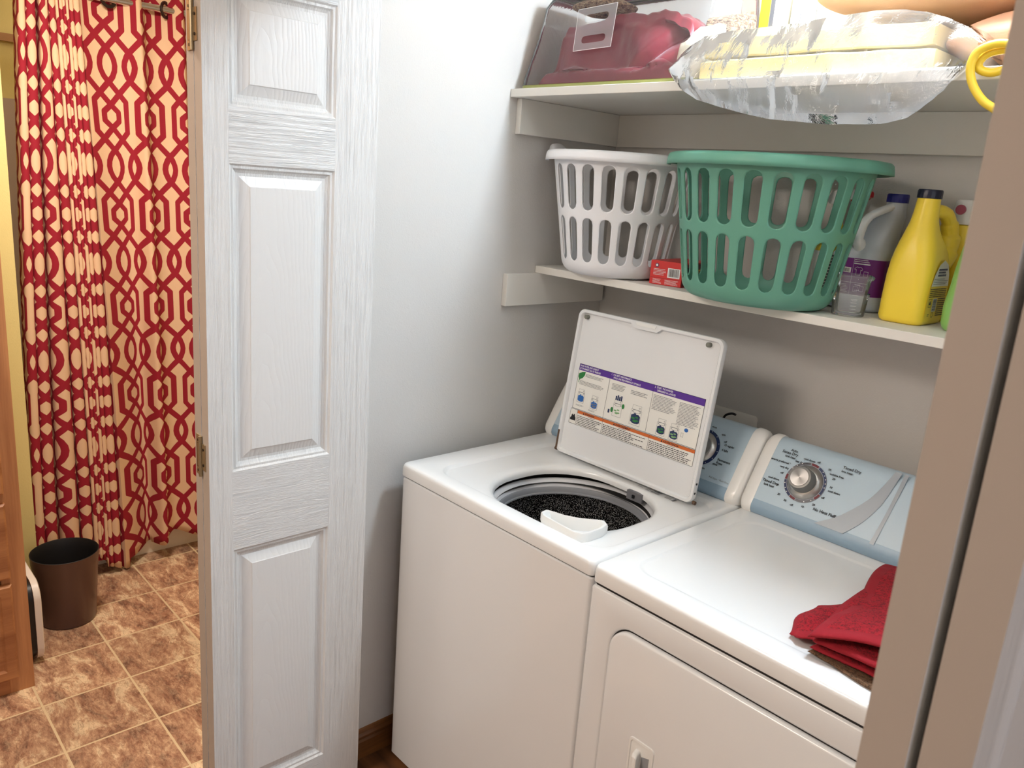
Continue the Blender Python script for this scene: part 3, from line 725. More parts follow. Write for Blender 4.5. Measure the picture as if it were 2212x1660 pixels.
# coloured dial ring arcs
def arc(D, xc, vc, r0, r1, a0, a1, m, out=.0034, n=14):
    vs = []
    for k in range(n+1):
        a = radians(a0+(a1-a0)*k/n)
        for r in (r0, r1): vs.append(pmat(xc, vc, out) @ Vector((r*cos(a), r*sin(a), 0)))
    D.add(vs, [(2*k, 2*k+1, 2*k+3, 2*k+2) for k in range(n)], m)
for a0_, a1_, m_ in ((-262, -222, 'ink_gray'), (95, 170, 'ink_gray'), (70, 92, 'ink_dred'), (-20, 66, 'ink_navy'), (-40, -22, 'ink_dred'), (-95, -42, 'ink_gray'), (172, 188, 'ink_dred'), (190, 242, 'ink_navy'), (244, 262, 'ink_dred')):
    arc(D, KX, KV, .0440, .0494, a0_, a1_, m_)
for a in (150, 135, 120, 50, 38, 26, 14, 2, -50, -70, 200, 215, 228): 
    disc(D, pmat(KX+.0475*cos(radians(a)), KV+.0475*sin(radians(a)), .0038), 0, 0, .0013, .0013, 'ink_white', 0, 8)
for s_, x, v, z, al in (('Auto', -.872, .146, .0082, 'CENTER'), ('Sense Dry', -.880, .137, .0092, 'CENTER'), ('high heat', -.876, .1285, .0068, 'CENTER'), ('energy preferred *', -.868, .112, .0064, 'RIGHT'), ('very dry', -.868, .100, .0064, 'RIGHT'),
    ('less dry', -.850, .124, .0064, 'CENTER'), ('cool down', -.829, .1355, .0064, 'CENTER'), ('off', -.806, .137, .0064, 'CENTER'), ('30', -.776, .128, .0064, 'CENTER'), ('wrinkle free', -.772, .1195, .0064, 'LEFT'), ('20', -.762, .110, .0064, 'LEFT'),
    ('10', -.760, .089, .0064, 'LEFT'), ('cool down', -.760, .080, .0064, 'LEFT'), ('off', -.768, .0595, .0064, 'LEFT'), ('20', -.781, .037, .0064, 'LEFT'), ('10', -.800, .024, .0064, 'CENTER'), ('off', -.826, .019, .0064, 'CENTER'), ('30', -.845, .024, .0064, 'CENTER'),
    ('20', -.865, .033, .0064, 'CENTER'), ('10', -.878, .054, .0064, 'CENTER'), ('cool down', -.878, .066, .0064, 'RIGHT'), ('off', -.876, .085, .0064, 'RIGHT'), ('Timed Dry', -.749, .143, .0090, 'LEFT'), ('low heat', -.749, .134, .0070, 'LEFT'),
    ('Timed Dry', -.897, .054, .0090, 'CENTER'), ('high heat', -.897, .0455, .0070, 'CENTER'), ('No Heat Fluff', -.775, .027, .0092, 'LEFT')):
    D.text(s_, z*1.06, pmat(x, v, .0028), 'ink_black', al, bold=.00022)
build('lettering', D, con, smooth=0)
# silver swooshes on the panel (two curved bands)
D = MB()
def band(Pl, Pr, m='silver_ink', out=.0024):
    A = smoothpath([(x, v, 0) for x, v in Pl], 8); B = smoothpath([(x, v, 0) for x, v in Pr], 8); n = len(A)
    vs = [pmat(0, 0, out) @ Vector(p) for p in A]+[pmat(0, 0, out) @ Vector(p) for p in B]
    D.add(vs, [(k, k+1, n+k+1, n+k) for k in range(n-1)], m)
band([(-.638, .172), (-.652, .130), (-.668, .094), (-.694, .058), (-.720, .030), (-.760, .000)], [(-.624, .172), (-.631, .130), (-.638, .094), (-.652, .058), (-.668, .030), (-.692, .000)])
band([(-.618, .172), (-.621, .11), (-.625, .06), (-.632, .0)], [(-.609, .172), (-.613, .11), (-.617, .06), (-.622, .0)])
build('silver_swoosh', D, con, smooth=0)

# ------------------------------------------------------------------ power outlet box behind washer and a bit of cord
o = build('outlet_plate', MB().loft([yrr(-1.19, 1.0, .106, .075, .01, YB-.0005), yrr(-1.19, 1.0, .106, .075, .01, YB-.004), yrr(-1.19, 1.0, .101, .07, .008, YB-.006)], 'shelf_paint', True, True), smooth=50)
tag(o, 'wide painted cover plate on the back wall behind the washer', 'wall plate')
o = build('power_cord', MB().tube(smoothpath([(-1.135, 1.955, .98), (-1.150, 1.90, 1.04), (-1.140, 1.885, 1.074), (-1.118, 1.88, 1.088), (-1.104, 1.88, 1.088)]), .0032, 'ink_black', 10), smooth=60)
tag(o, 'short black cord end showing above the washer panel', 'cord')

# ------------------------------------------------------------------ laundry baskets
def stadium(px, py, hw, hh):
    # scale factor s so that s*(px,py) lies on the stadium outline (half width hw, half height hh)
    lo, hi = 0, 1
    def inside(s):
        x, y = abs(px*s), abs(py*s)
        if y <= hh-hw: return x <= hw
        return x*x+(y-(hh-hw))**2 <= hw*hw
    for _ in range(24):
        mid = (lo+hi)/2
        if inside(mid): lo = mid
        else: hi = mid
    return lo
def basket(name, c, rtx, rty, rbx, rby, H, ncol, mat_, label, phase=0, handle_a=((0, 17, 1, 1), (180, 17, 1, 1))):
    root = thing(name, c, label, 'laundry basket')
    def surf(u, t_):      # u angle, t 0..1 height
        k = t_
        a = rbx+(rtx-rbx)*k; b = rby+(rty-rby)*k
        lipc = 0
        if t_ < .10:
            q = 1-t_/.10; a -= .030*(1-sqrt(max(0, 1-q*q))); b -= .030*(1-sqrt(max(0, 1-q*q)))
        return (c[0]+a*cos(u), c[1]+b*sin(u), c[2]+.002+H*t_)
    mb = MB(); rows = ((.115, .475), (.535, .895)); du = 2*pi/ncol
    kx, ky = 3, 10
    def rectpts():
        P = []
        for i in range(2*kx): P.append((-1+i/kx, -1))
        for i in range(2*ky): P.append((1, -1+i/ky))
        for i in range(2*kx): P.append((1-i/kx, 1))
        for i in range(2*ky): P.append((-1, 1-i/ky))
        return P
    RP = rectpts(); n = len(RP)
    cells = [((rows[0][0]-.02), (rows[0][1]+rows[1][0])/2, rows[0]), ((rows[0][1]+rows[1][0])/2, rows[1][1]+.02, rows[1])]
    wmean = (rtx+rty+rbx+rby)/4*du
    for ci in range(ncol):
        uc = (ci+.5)*du+phase
        for z0, z1, (h0, h1) in cells:
            zc, hz = (z0+z1)/2, (z1-z0)/2; hw, hh = wmean*.31, (h1-h0)*H/2; hcz = (h0+h1)/2
            outer = [(uc+p[0]*du/2, zc+p[1]*hz) for p in RP]; inner = []
            for u, tt in outer:
                px, py = (u-uc)/du*wmean, (tt-hcz)*H
                s = stadium(px, py, hw, hh); inner.append((uc+px*s/wmean*du, hcz+py*s/H))
            mid = [((a[0]*.3+b[0]*.7), (a[1]*.3+b[1]*.7)) for a, b in zip(outer, inner)]
            mb.loft([[surf(*p) for p in outer], [surf(*p) for p in mid], [surf(*p) for p in inner]], mat_, False, False)
    NU = ncol*2*kx
    def strip(ts):
        mb.loft([[surf(phase+2*pi*k/NU, t_) for k in range(NU)] for t_ in ts], mat_, False, False)
    strip([0, .01, .025, .045, .07, rows[0][0]-.02]); strip([rows[1][1]+.02, .95, .985])
    bb = [surf(phase+2*pi*k/NU, 0) for k in range(NU)]
    mb.loft([[(c[0]+(x-c[0])*q, c[1]+(y-c[1])*q, c[2]+.002+dz) for x, y, z in bb] for q, dz in ((1, 0), (.9, -.0005), (.85, .004), (.02, .004))], mat_, False, True)
    bmv = build('basket_body', mb, root, smooth=60)
    me = bmv.data; bm = bmesh.new(); bm.from_mesh(me); bmesh.ops.remove_doubles(bm, verts=bm.verts, dist=.0004); bmesh.ops.recalc_face_normals(bm, faces=bm.faces); bm.to_mesh(me); bm.free(); me.shade_smooth(); me.set_sharp_from_angle(angle=radians(60))
    md = bmv.modifiers.new('s', 'SOLIDIFY'); md.thickness = .0032; md.offset = 0
    # rim: rolled flange, wider and lifted at the handle ends
    rim = MB(); NR = 96; prof = [(0, .985), (.001, .995), (.004, 1.003), (.010, 1.005), (.016, 1.000), (.019, .985), (.0205, .955), (.021, .925)]
    secs = []
    for dr, tt in prof:
        ring_ = []
        for k in range(NR):
            u = 2*pi*k/NR; h_ = 0
            for ha in handle_a:
                d = (u-radians(ha[0])+pi) % (2*pi)-pi; hw_ = radians(ha[1])
                if abs(d) < hw_: h_ = 1-(abs(d)/hw_)**4; hq, hr_ = ha[2], ha[3]
            if h_ == 0: hq = hr_ = 0
            a, b = rtx, rty; q = dr*(1+.75*h_*hq)
            zz = c[2]+H*tt+.014*h_*hr_*min(1, dr/.008)
            ring_.append((c[0]+(a+q)*cos(u), c[1]+(b+q)*sin(u), zz))
        secs.append(ring_)
    rim.loft(secs, mat_, False, False); build('rim', rim, root, smooth=60, solid=.0028)
    return root
basket('laundry_basket', (-1.474, 1.742, ZL), .190, .190, .138, .138, .322, 20, 'basket_white', 'round white plastic laundry basket with slotted sides on the lower shelf', .05, ((196, 12, .7, 1.6),))
basket('laundry_basket', (-1.001, 1.705, ZL), .230, .188, .174, .142, .325, 22, 'basket_green', 'large sea-green plastic laundry basket with slotted sides on the lower shelf', .0, ((180, 16, .9, .35), (0, 20, .8, 0)))

# ------------------------------------------------------------------ red carton
r = thing('dryer_sheet_box', (-1.262, 1.80, ZL), 'small red cardboard box between the white and green laundry baskets', 'box')
bx = basis((-1.312, 1.705, ZL), (.095, .012, 0), (-.012, .095, 0))
mb = MB(); s0 = 0; mb.box(0, .093, 0, .165, 0, .062, 'carton_red'); 
mb.xf(bx); build('carton', mb, r, bevel=.0008, smooth=0)
ul = basis(bx @ Vector((0, -.0008, 0)), bx.to_3x3() @ Vector((1, 0, 0)), (0, 0, 1))
D = MB(); disc(D, ul, .019, .050, .0052, .0052, 'ink_navy'); disc(D, ul, .019, .050, .0034, .0034, 'ink_white', .0002)
rect(D, ul, .052, .088, .021, .046, 'ink_white'); barcode(D, ul, .056, .085, .024, .044, True, 8, z=.0002)
rect(D, ul, 0.002, .091, .0175, .0181, 'ink_dred', .0001)
textlines(D, ul @ Matrix.Translation((.010, .042, 0)), .038, .018, 5, 'ink_white', 41); textlines(D, ul @ Matrix.Translation((.010, .0155, 0)), .028, .013, 5, 'ink_white', 42); textlines(D, ul @ Matrix.Translation((.046, .0155, 0)), .04, .013, 5, 'ink_white', 43)
build('printed_end', D, r, smooth=0)
sm = basis(bx @ Vector((.0938, 0, 0)), bx.to_3x3() @ Vector((0, 1, 0)), (0, 0, 1)); D = MB()
rect(D, sm, .004, .161, .003, .058, 'ink_dred'); rect(D, sm, .07, .15, .012, .044, 'ink_yellow', .0002); rect(D, sm, .01, .06, .01, .05, 'ink_black', .0002)
rect(D, sm, .07, .15, .027, .029, 'ink_dred', .0004); textlines(D, sm @ Matrix.Translation((.076, .041, .0004)), .07, .011, 2, 'ink_dred', 44, .6); textlines(D, sm @ Matrix.Translation((.076, .026, .0004)), .07, .011, 2, 'ink_dred', 45, .6)
build('printed_side', D, r, smooth=0)['label'] = 'dark red long side with yellow print'

# ------------------------------------------------------------------ bottles
def cap(mb, x, y, z, r, h, m, n=40):
    secs = []
    for rr_, zz in ((r, 0), (r, h*.85), (r*.94, h), (0.001, h)):
        secs.append([(x+(rr_*(1 if k % 2 else .965) if rr_ == r else rr_)*cos(2*pi*k/n), y+(rr_*(1 if k % 2 else .965) if rr_ == r else rr_)*sin(2*pi*k/n), z+zz) for k in range(n)])
    return mb.loft(secs, m)
# yellow jug: narrow side to the front (-Y), label on the +X side, handle towards the wall
jx, jy = -.688, 1.82
r = thing('detergent_jug', (jx, jy, ZL), 'big yellow detergent jug with dark blue cap and side label on the lower shelf', 'bottle')
S = []
for z, hx, yf, yb, rad in ((0, .040, 1.765, 1.886, .02), (.004, .0455, 1.7595, 1.892, .024), (.012, .048, 1.757, 1.895, .026), (.06, .048, 1.757, 1.895, .028), (.10, .0475, 1.758, 1.896, .03), (.130, .0455, 1.760, 1.894, .032), (.150, .0425, 1.762, 1.886, .034), (.168, .0385, 1.765, 1.872, .034), (.184, .034, 1.769, 1.856, .032), (.200, .0295, 1.774, 1.844, .028), (.215, .0262, 1.779, 1.838, .026), (.235, .0240, 1.783, 1.834, .024), (.262, .0225, 1.787, 1.832, .0225)):
    S.append(rr(jx, (yf+yb)/2, hx, (yb-yf)/2, rad, ZL+z, 8))
mb = MB().loft(S, 'jug_yellow'); build('jug_body', mb, r, smooth=60)
mb = MB().tube(smoothpath([(jx+.004, 1.822, ZL+.232), (jx+.012, 1.842, ZL+.238), (jx+.020, 1.864, ZL+.232), (jx+.024, 1.882, ZL+.212), (jx+.026, 1.890, ZL+.186), (jx+.024, 1.886, ZL+.155), (jx+.018, 1.876, ZL+.13)]), [.013]*6+[.014]*6+[.015]*6+[.018]*6+[.023]*6+[.028]*7, 'jug_yellow', 16)
build('handle', mb, r, smooth=60)
mb = MB(); cap(mb, jx, 1.8095, ZL+.2625, .0245, .018, 'cap_navy'); build('cap', mb, r, smooth=30)['label'] = 'dark navy screw cap'
D = MB(); lm = basis((jx+.0488, 1.775, ZL+.018), (0, 1, 0), (0, 0, 1))
ov = [(.0, 0), (.10, 0), (.102, .03), (.100, .06), (.092, .09), (.078, .112), (.055, .122), (.032, .112), (.014, .09), (.004, .06), (0, .03)]
D.add([lm @ Vector((x, y, -.0004-(.0 if y < .1 else .002))) for x, y in ov], [tuple(range(len(ov)))], 'jug_yellow')
up = [(.006, .066), (.098, .066), (.092, .09), (.078, .111), (.055, .1205), (.032, .111), (.016, .09)]
D.add([lm @ Vector((x, y, .0004)) for x, y in up], [tuple(range(len(up)))], 'label_cream')
textlines(D, lm @ Matrix.Translation((.030, .104, .0008)), .05, .018, 3, 'ink_navy', 51, .7); textlines(D, lm @ Matrix.Translation((.014, .083, .0008)), .076, .014, 4, 'ink_gray', 52)
textlines(D, lm @ Matrix.Translation((.006, .062, .0004)), .09, .020, 5, 'ink_black', 53, .5, .05)
rect(D, lm, .030, .052, .012, .040, 'label_cream', .0004); barcode(D, lm, .032, .050, .013, .039, False, 9, z=.0006)
frame(D, lm, .008, .024, .022, .040, .001, 'ink_black', .0004); D.add([lm @ Vector(p) for p in ((.011, .027, .0005), (.021, .027, .0005), (.016, .037, .0005))], [(0, 1, 2)], 'ink_black')
textlines(D, lm @ Matrix.Translation((.056, .041, .0004)), .042, .040, 9, 'ink_black', 54, .55, .05); disc(D, lm, .038, .005, .005, .006, 'ink_black', .0004, 16, .8); textlines(D, lm @ Matrix.Translation((.012, .008, .0004)), .01, .006, 2, 'ink_black', 55)
build('side_label', D, r, smooth=0)
# clear-white jug with purple label, blue cap
bxx, byy = -.838, 1.897
r = thing('stain_remover_jug', (bxx, byy, ZL), 'frosted white jug with purple label and blue cap beside the yellow jug', 'bottle')
S = []
for z, hx, hy, ox, oy, rad in ((0, .070, .044, 0, 0, .03), (.004, .077, .050, 0, 0, .034), (.012, .080, .053, 0, 0, .036), (.028, .079, .052, 0, 0, .036), (.034, .0775, .0505, 0, 0, .036), (.122, .0775, .0505, 0, 0, .036), (.128, .079, .052, 0, 0, .036), (.140, .076, .050, .002, 0, .038), (.155, .066, .045, .008, .002, .038), (.175, .056, .038, .016, .004, .034), (.198, .046, .030, .026, .006, .03), (.218, .034, .025, .038, .006, .024), (.236, .023, .0225, .046, .006, .0225), (.250, .0215, .0215, .047, .006, .0215)):
    S.append(rr(bxx+ox, byy+oy, hx*(.8 if z < .16 else .8+.2*min(1, (z-.16)/.08)), hy, min(rad, .024) if z < .13 else rad, ZL+z, 8))
build('jug_body', MB().loft(S, 'milky'), r, smooth=60)
mb = MB().tube(smoothpath([(bxx+.045, byy-.012, ZL+.240), (bxx+.032, byy-.034, ZL+.230), (bxx+.014, byy-.050, ZL+.214), (bxx+.004, byy-.056, ZL+.188), (bxx+.000, byy-.052, ZL+.160), (bxx+.004, byy-.034, ZL+.138)]), [.009]*12+[.010]*6+[.011]*6+[.014]*7, 'milky_light', 14)
build('handle', mb, r, smooth=60)['label'] = 'paler moulded handle'
mb = MB(); cap(mb, bxx+.047, byy+.006, ZL+.2505, .0235, .019, 'cap_blue'); build('cap', mb, r, smooth=30)['label'] = 'royal blue screw cap'
S = [rr(bxx, byy, .0624, .0509, .0242, ZL+.036, 8), rr(bxx, byy, .0624, .0509, .0242, ZL+.120, 8)]
D = MB().loft(S, 'purple_label', False, False)
lm = basis((bxx-.037, byy-.0512, ZL+.036), (1, 0, 0), (0, 0, 1)) @ Matrix.Scale(.86, 4, (1, 0, 0))
rect(D, lm, -.0, .036, .050, .062, 'label_cream', .0003); barcode(D, lm, .004, .032, .052, .060, True, 10, z=.0005)
textlines(D, lm @ Matrix.Translation((.042, .083, .0004)), .042, .008, 2, 'ink_white', 61); rect(D, lm, .042, .086, .071, .0735, 'ink_white', .0004)
rect(D, lm, .0405, .041, 0, .084, 'ink_white', .0004); rect(D, lm, .0, .086, .028, .0286, 'ink_white', .0004)
TS = [(.046, .060), (.050, .064), (.054, .065), (.057, .063), (.060, .065), (.064, .064), (.068, .060), (.066, .057), (.063, .059), (.063, .046), (.051, .046), (.051, .059), (.048, .057)]
for i in range(len(TS)):
    a, b = Vector((*TS[i], 0)), Vector((*TS[(i+1) % len(TS)], 0)); d = (b-a).normalized(); nn = Vector((-d.y, d.x, 0))*.0004
    D.add([lm @ (p+Vector((0, 0, .0005))) for p in (a-nn, b-nn, b+nn, a+nn)], [(0, 1, 2, 3)], 'ink_white')
for x0, y0 in ((.072, .044), (.066, .010), (.050, .008)): frame(D, lm, x0, x0+.012, y0, y0+.012, .0006, 'ink_white', .0004)
textlines(D, lm @ Matrix.Translation((.002, .024, .0004)), .036, .02, 6, 'ink_white', 62, .3)
lm2 = basis((bxx-.0628, byy+.02, ZL+.036), (0, -1, 0), (0, 0, 1)); textlines(D, lm2 @ Matrix.Translation((-.004, .08, .0004)), .04, .075, 16, 'ink_white', 63, .4)
build('wrap_label', D, r, smooth=50)['label'] = 'purple wraparound label with white print'
# trigger spray bottle
sx_, sy_ = -.940, 1.928
r = thing('spray_bottle', (sx_, sy_, ZL), 'yellow trigger spray bottle with white and red head behind the green basket', 'bottle')
mb = MB().lathe([(.030, 0), (.034, .004), (.035, .02), (.035, .12), (.033, .14), (.026, .165), (.018, .185), (.014, .200), (.0135, .212)], (sx_, sy_, ZL), 'jug_yellow', 40, 1.1, .95)
build('bottle_body', mb, r, smooth=60)
D = MB().lathe([(.0355, .02), (.0355, .125)], (sx_, sy_, ZL), 'label_cream', 40, 1.1, .95, False, False)
lm = basis((sx_+.006, sy_-.0345, ZL+.02), (1, .08, 0), (0, 0, 1)); textlines(D, lm @ Matrix.Translation((0, .10, .0004)), .026, .09, 12, 'ink_black', 71, .55); rect(D, lm, .002, .01, .085, .092, 'ink_dred', .0005)
build('wrap_label', D, r, smooth=50)['label'] = 'white label with dark print'
hm = basis((sx_, sy_, ZL+.216), (.99, -.14, 0), (.14, .99, 0)); mb = MB()
mb.lathe([(.016, 0), (.016, .014), (.011, .016), (.010, .026)], (0, 0, 0), 'plastic_white', 24)
def hsec(x, z0, z1, hw): return [(x, -hw, z0), (x, hw, z0), (x, hw, z1-.004), (x, hw*.6, z1), (x, -hw*.6, z1), (x, -hw, z1-.004)]
mb.loft([hsec(-.026, .026, .040, .007), hsec(-.018, .022, .052, .010), hsec(.0, .022, .060, .011), hsec(.045, .038, .060, .010), hsec(.060, .040, .059, .009)], 'plastic_white')
mb.xf(hm); build('spray_head', mb, r, smooth=45)
mb = MB(); mb.loft([hsec(.060, .036, .062, .011), hsec(.072, .036, .062, .011), hsec(.076, .040, .058, .009), hsec(.084, .043, .055, .006)], 'trigger_red')
mb.loft([[(.030, -.005, .038), (.030, .005, .038), (.056, .005, .040), (.056, -.005, .040)], [(.038, -.005, .028), (.038, .005, .028), (.056, .005, .028), (.056, -.005, .028)], [(.050, -.004, .008), (.050, .004, .008), (.060, .004, .008), (.060, -.004, .008)], [(.060, -.003, -.006), (.060, .003, -.006), (.064, .003, -.007), (.064, -.003, -.007)]], 'trigger_red')
mb.xf(hm); build('trigger', mb, r, smooth=40)['label'] = 'red trigger and nozzle'
# aerosol behind the yellow jug
ax_, ay_ = -.652, 1.935
r = thing('aerosol_can', (ax_, ay_, ZL), 'yellow can with white sprayer cap behind the yellow jug', 'can')
build('can_body', MB().lathe([(.026, 0), (.0275, .004), (.0275, .205), (.026, .212), (.022, .214)], (ax_, ay_, ZL), 'jug_yellow', 40), r, smooth=40)
mb = MB().lathe([(.0262, .214), (.0268, .218), (.0262, .222), (.0262, .250), (.024, .262), (.020, .266)], (ax_, ay_, ZL), 'plastic_white', 40)
build('sprayer_cap', mb, r, smooth=40)
mb = MB().tube([(ax_-.004, ay_-.024, ZL+.245), (ax_-.0045, ay_-.0295, ZL+.245)], .0105, 'pink_dot', 24); build('nozzle_button', mb, r, smooth=40)['label'] = 'dull pink round button'
# green bottle at the right
r = thing('cleaner_bottle', (-.562, 1.798, ZL), 'lime green bottle right of the yellow jug, mostly hidden by the folded door', 'bottle')
S = [rr(-.562, 1.798, hx, hy, rad, ZL+z, 8) for z, hx, hy, rad in ((0, .036, .034, .026), (.005, .042, .040, .03), (.015, .046, .043, .032), (.05, .047, .044, .033), (.09, .043, .040, .033), (.13, .040, .037, .032), (.17, .035, .033, .03), (.20, .024, .024, .022), (.225, .017, .017, .017), (.235, .016, .016, .016))]
build('bottle_body', MB().loft(S, 'bottle_green'), r, smooth=60)
mb = MB(); cap(mb, -.562, 1.798, ZL+.2355, .0175, .02, 'bottle_green'); build('cap', mb, r, smooth=30)
# measuring cups, nested
def cup(name, x, y, z, rb, rt, h, label, spout, grp=None):
    r = thing(name, (x, y, z), label, 'cup')
    n = 48; out = []
    def prof(th, rr_, zz, top):
        d = abs((th-spout+pi) % (2*pi)-pi); k = max(0, 1-(d/.32)**2)*top
        return ((rr_+.006*k)*cos(th)+x, (rr_+.006*k)*sin(th)+y, z+zz-.004*k)
    secs = [[prof(2*pi*k/n, rr_, zz, tp) for k in range(n)] for rr_, zz, tp in ((.004, .0035, 0), (rb-.003, .0035, 0), (rb, .001, 0), (rb+.0006, .004, 0), (rb+(rt-rb)*.5, h*.5, 0), (rt-.0006, h*.88, .3), (rt, h*.9, .5), (rt+.0015, h*.905, .6), (rt+.0018, h, 1))]
    build('cup_body', MB().loft(secs, 'clear_cup', True, False), r, smooth=50)
    D = MB()
    for k in range(5):
        zz = h*(.2+.14*k); rad = rb+(rt-rb)*zz/h+.0012
        vs = []; 
        for q in range(6):
            th = radians(-62+q*4)
            for dz in (0, .0006): vs.append((x+rad*cos(th), y+rad*sin(th), z+zz+dz))
        D.add(vs, [(2*q, 2*q+1, 2*q+3, 2*q+2) for q in range(5)], 'ink_white')
    build('measure_marks', D, r, smooth=0)
    return r
cup('measuring_cup', -.792, 1.752, ZL+.0005, .034, .0375, .050, 'short clear plastic measuring cup on the shelf edge, outer one of two', radians(215))
cup('measuring_cup', -.790, 1.752, ZL+.0075, .0285, .0345, .083, 'taller clear plastic measuring cup nested inside the short one', radians(20))

# ------------------------------------------------------------------ things on the upper shelf
def fn(x, y, z, s=1.0, seed=0.0): return noise.noise(Vector((x*s+seed, y*s+seed*1.7, z*s-seed)))
def cushion(name, c, h, label, m, parent=None, cat='pillow', rot=0, p=2.6, wr=.006, ps=9, seed=1.0, n=40):
    mb = MB(); vs = []; nu, nv = n*2, n
    R = Matrix.Rotation(rot, 3, 'Z') if not isinstance(rot, Matrix) else rot
    def sp(a, e): return (abs(a)**e)*(1 if a >= 0 else -1)
    for j in range(nv+1):
        ph = -pi/2+pi*j/nv
        for i in range(nu):
            th = 2*pi*i/nu; e = 2/p
            q = Vector((h[0]*sp(cos(ph), .9)*sp(cos(th), e), h[1]*sp(cos(ph), .9)*sp(sin(th), e), h[2]*sp(sin(ph), .95)))
            rr_ = max(abs(q.x)/h[0], abs(q.y)/h[1]); q.z *= (1-.45*max(0, rr_-.55)/.45)
            d = wr*fn(q.x, q.y, q.z, ps, seed)+wr*.5*fn(q.x, q.y, q.z, ps*2.3, seed+3)
            q += q.normalized()*d; q = R @ q
            zz = c[2]+q.z
            vs.append((c[0]+q.x, c[1]+q.y, zz))
    fs = [(j*nu+i, j*nu+(i+1) % nu, (j+1)*nu+(i+1) % nu, (j+1)*nu+i) for j in range(nv) for i in range(nu)]
    mb.add(vs, fs, m); o = build(name, mb, parent, smooth=80)
    if not parent: tag(o, label, cat)
    return o
lo = cushion('pillow', (-.420, 1.735, ZU+.062), (.245, .185, .060), 'lower tan pillow at the right end of the upper shelf, beneath the peach one', 'pillow_tan', seed=4)
up_ = cushion('pillow', (-.560, 1.735, 2.118), (.385, .195, .098), 'plump peach pillow on top of the stack at the right of the upper shelf', 'pillow_peach', rot=Matrix.Rotation(radians(-7), 3, 'Y'), seed=9)
# foam slabs: lower and upper, right ends bending back
def slab(name, x0, x1, y0, y1, z0, z1, bend, label, grp, seed=0):
    mb = MB(); nx = 40; secs = []
    for i in range(nx+1):
        u = i/nx; x = x0+(x1-x0)*u; k = max(0, (u-.55)/.45); dy = bend[0]*k*k; dz = bend[1]*k*k+.002*fn(x, 0, 0, 18, seed)
        e = .002 if i in (0, nx) else 0
        ya, yb = y0+dy+e, y1+dy*.6-e
        secs.append([(x, ya+.003, z0+dz+e), (x, yb-.003, z0+dz+e), (x, yb, z0+dz+.003+e), (x, yb, z1+dz-.003-e), (x, yb-.003, z1+dz-e), (x, ya+.003, z1+dz-e), (x, ya, z1+dz-.003-e), (x, ya, z0+dz+.003+e)])
    mb.loft(secs, 'foam'); o = build(name, mb, smooth=40); tag(o, label, 'foam', grp); return o
slab('foam_slab', -1.108, -.640, 1.530, 1.80, ZU+.0020, ZU+.0400, (.05, .006), 'lower thick yellow foam slab inside the clear bag on the upper shelf', None, 1)
slab('foam_slab', -1.104, -.650, 1.534, 1.80, ZU+.0450, ZU+.0850, (.05, .008), 'upper thick yellow foam slab lying on another inside the clear bag', None, 5)
# clear bag around them, drooping over the shelf edge
def vcrumple(x, y, z, a, seed=2.0):
    d = 0
    for s, w in ((6, 1.0), (13, .7), (29, .35)):
        d += w*(1-2*abs(noise.noise(Vector(((x+1.1*z)*s+seed, y*s, (z-.45*x)*s*1.3)))))
    return a*(d-.9)
prof = [(-1.172, 1.915, 1.922), (-1.150, 1.895, 1.942), (-1.12, 1.872, 1.966), (-1.08, 1.852, 1.984), (-1.02, 1.836, 1.990), (-.96, 1.822, 1.990), (-.90, 1.811, 1.992), (-.84, 1.806, 1.996), (-.78, 1.801, 1.999), (-.72, 1.801, 2.001), (-.67, 1.803, 1.998), (-.63, 1.812, 1.990), (-.59, 1.845, 1.975), (-.555, 1.895, 1.958), (-.535, 1.915, 1.940)]
def interp(x):
    for i in range(len(prof)-1):
        if prof[i][0] <= x <= prof[i+1][0]:
            k = (x-prof[i][0])/(prof[i+1][0]-prof[i][0]); return prof[i][1]+(prof[i+1][1]-prof[i][1])*k, prof[i][2]+(prof[i+1][2]-prof[i][2])*k
    return prof[-1][1:]
mb = MB(); secs = []; nx = 110
for i in range(nx+1):
    x = -1.172+(.637)*i/nx; zb, zt = interp(x); u = i/nx
    end = min(1, min(u, 1-u)/.10); end = sqrt(max(0.0, 1-(1-end)**2)) if end < 1 else 1
    yb_ = 1.52+.008+.268*max(0, min(1, (x+1.112)/.02))*max(.05, end); low = min(zb, ZU-.0)
    zs = ZU+.0012
    droop = zb < ZU-.012
    y_f = 1.512-.012*end
    L_ = []
    # front from bottom to top
    for k in range(13):
        q = k/12; z = zb+(zt-.006-zb)*q; y = y_f-.026*end*sin(pi*min(1, q*1.05))**.8
        L_.append((x, y, z))
    for k in range(1, 9):
        q = k/8; L_.append((x, y_f+(yb_-y_f)*q, zt-.006+.006*sin(pi*q)-(.02*q if q > .7 else 0)))
    for k in range(1, 4): L_.append((x, yb_, (zt-.02)+(max(zb, zs)-(zt-.02))*k/3))
    for k in range(1, 6): L_.append((x, yb_+(1.5135-yb_)*k/5, max(zb, zs)))
    for k in range(1, 4):
        q = k/4; L_.append((x, 1.5115, max(zb, zs)+(zb-max(zb, zs))*q))
    out = []
    for (xx, yy, zz) in L_:
        a = (.009 if zz > ZU else .014) if yy < 1.513 and zz < ZU+.09 else .004
        d = vcrumple(xx, yy, zz, a)*end
        if yy < 1.5110: yy = min(1.510, yy-abs(d))
        elif zz > ZU+.05: zz += d*.8 if yy > 1.5135 else 0
        out.append((xx, yy, zz))
    secs.append(out)
mb.loft(secs, 'bag_film', True, True); o = build('plastic_bag', mb, smooth=28); tag(o, 'crumpled clear plastic bag around yellow foam, drooping over the shelf edge', 'bag')
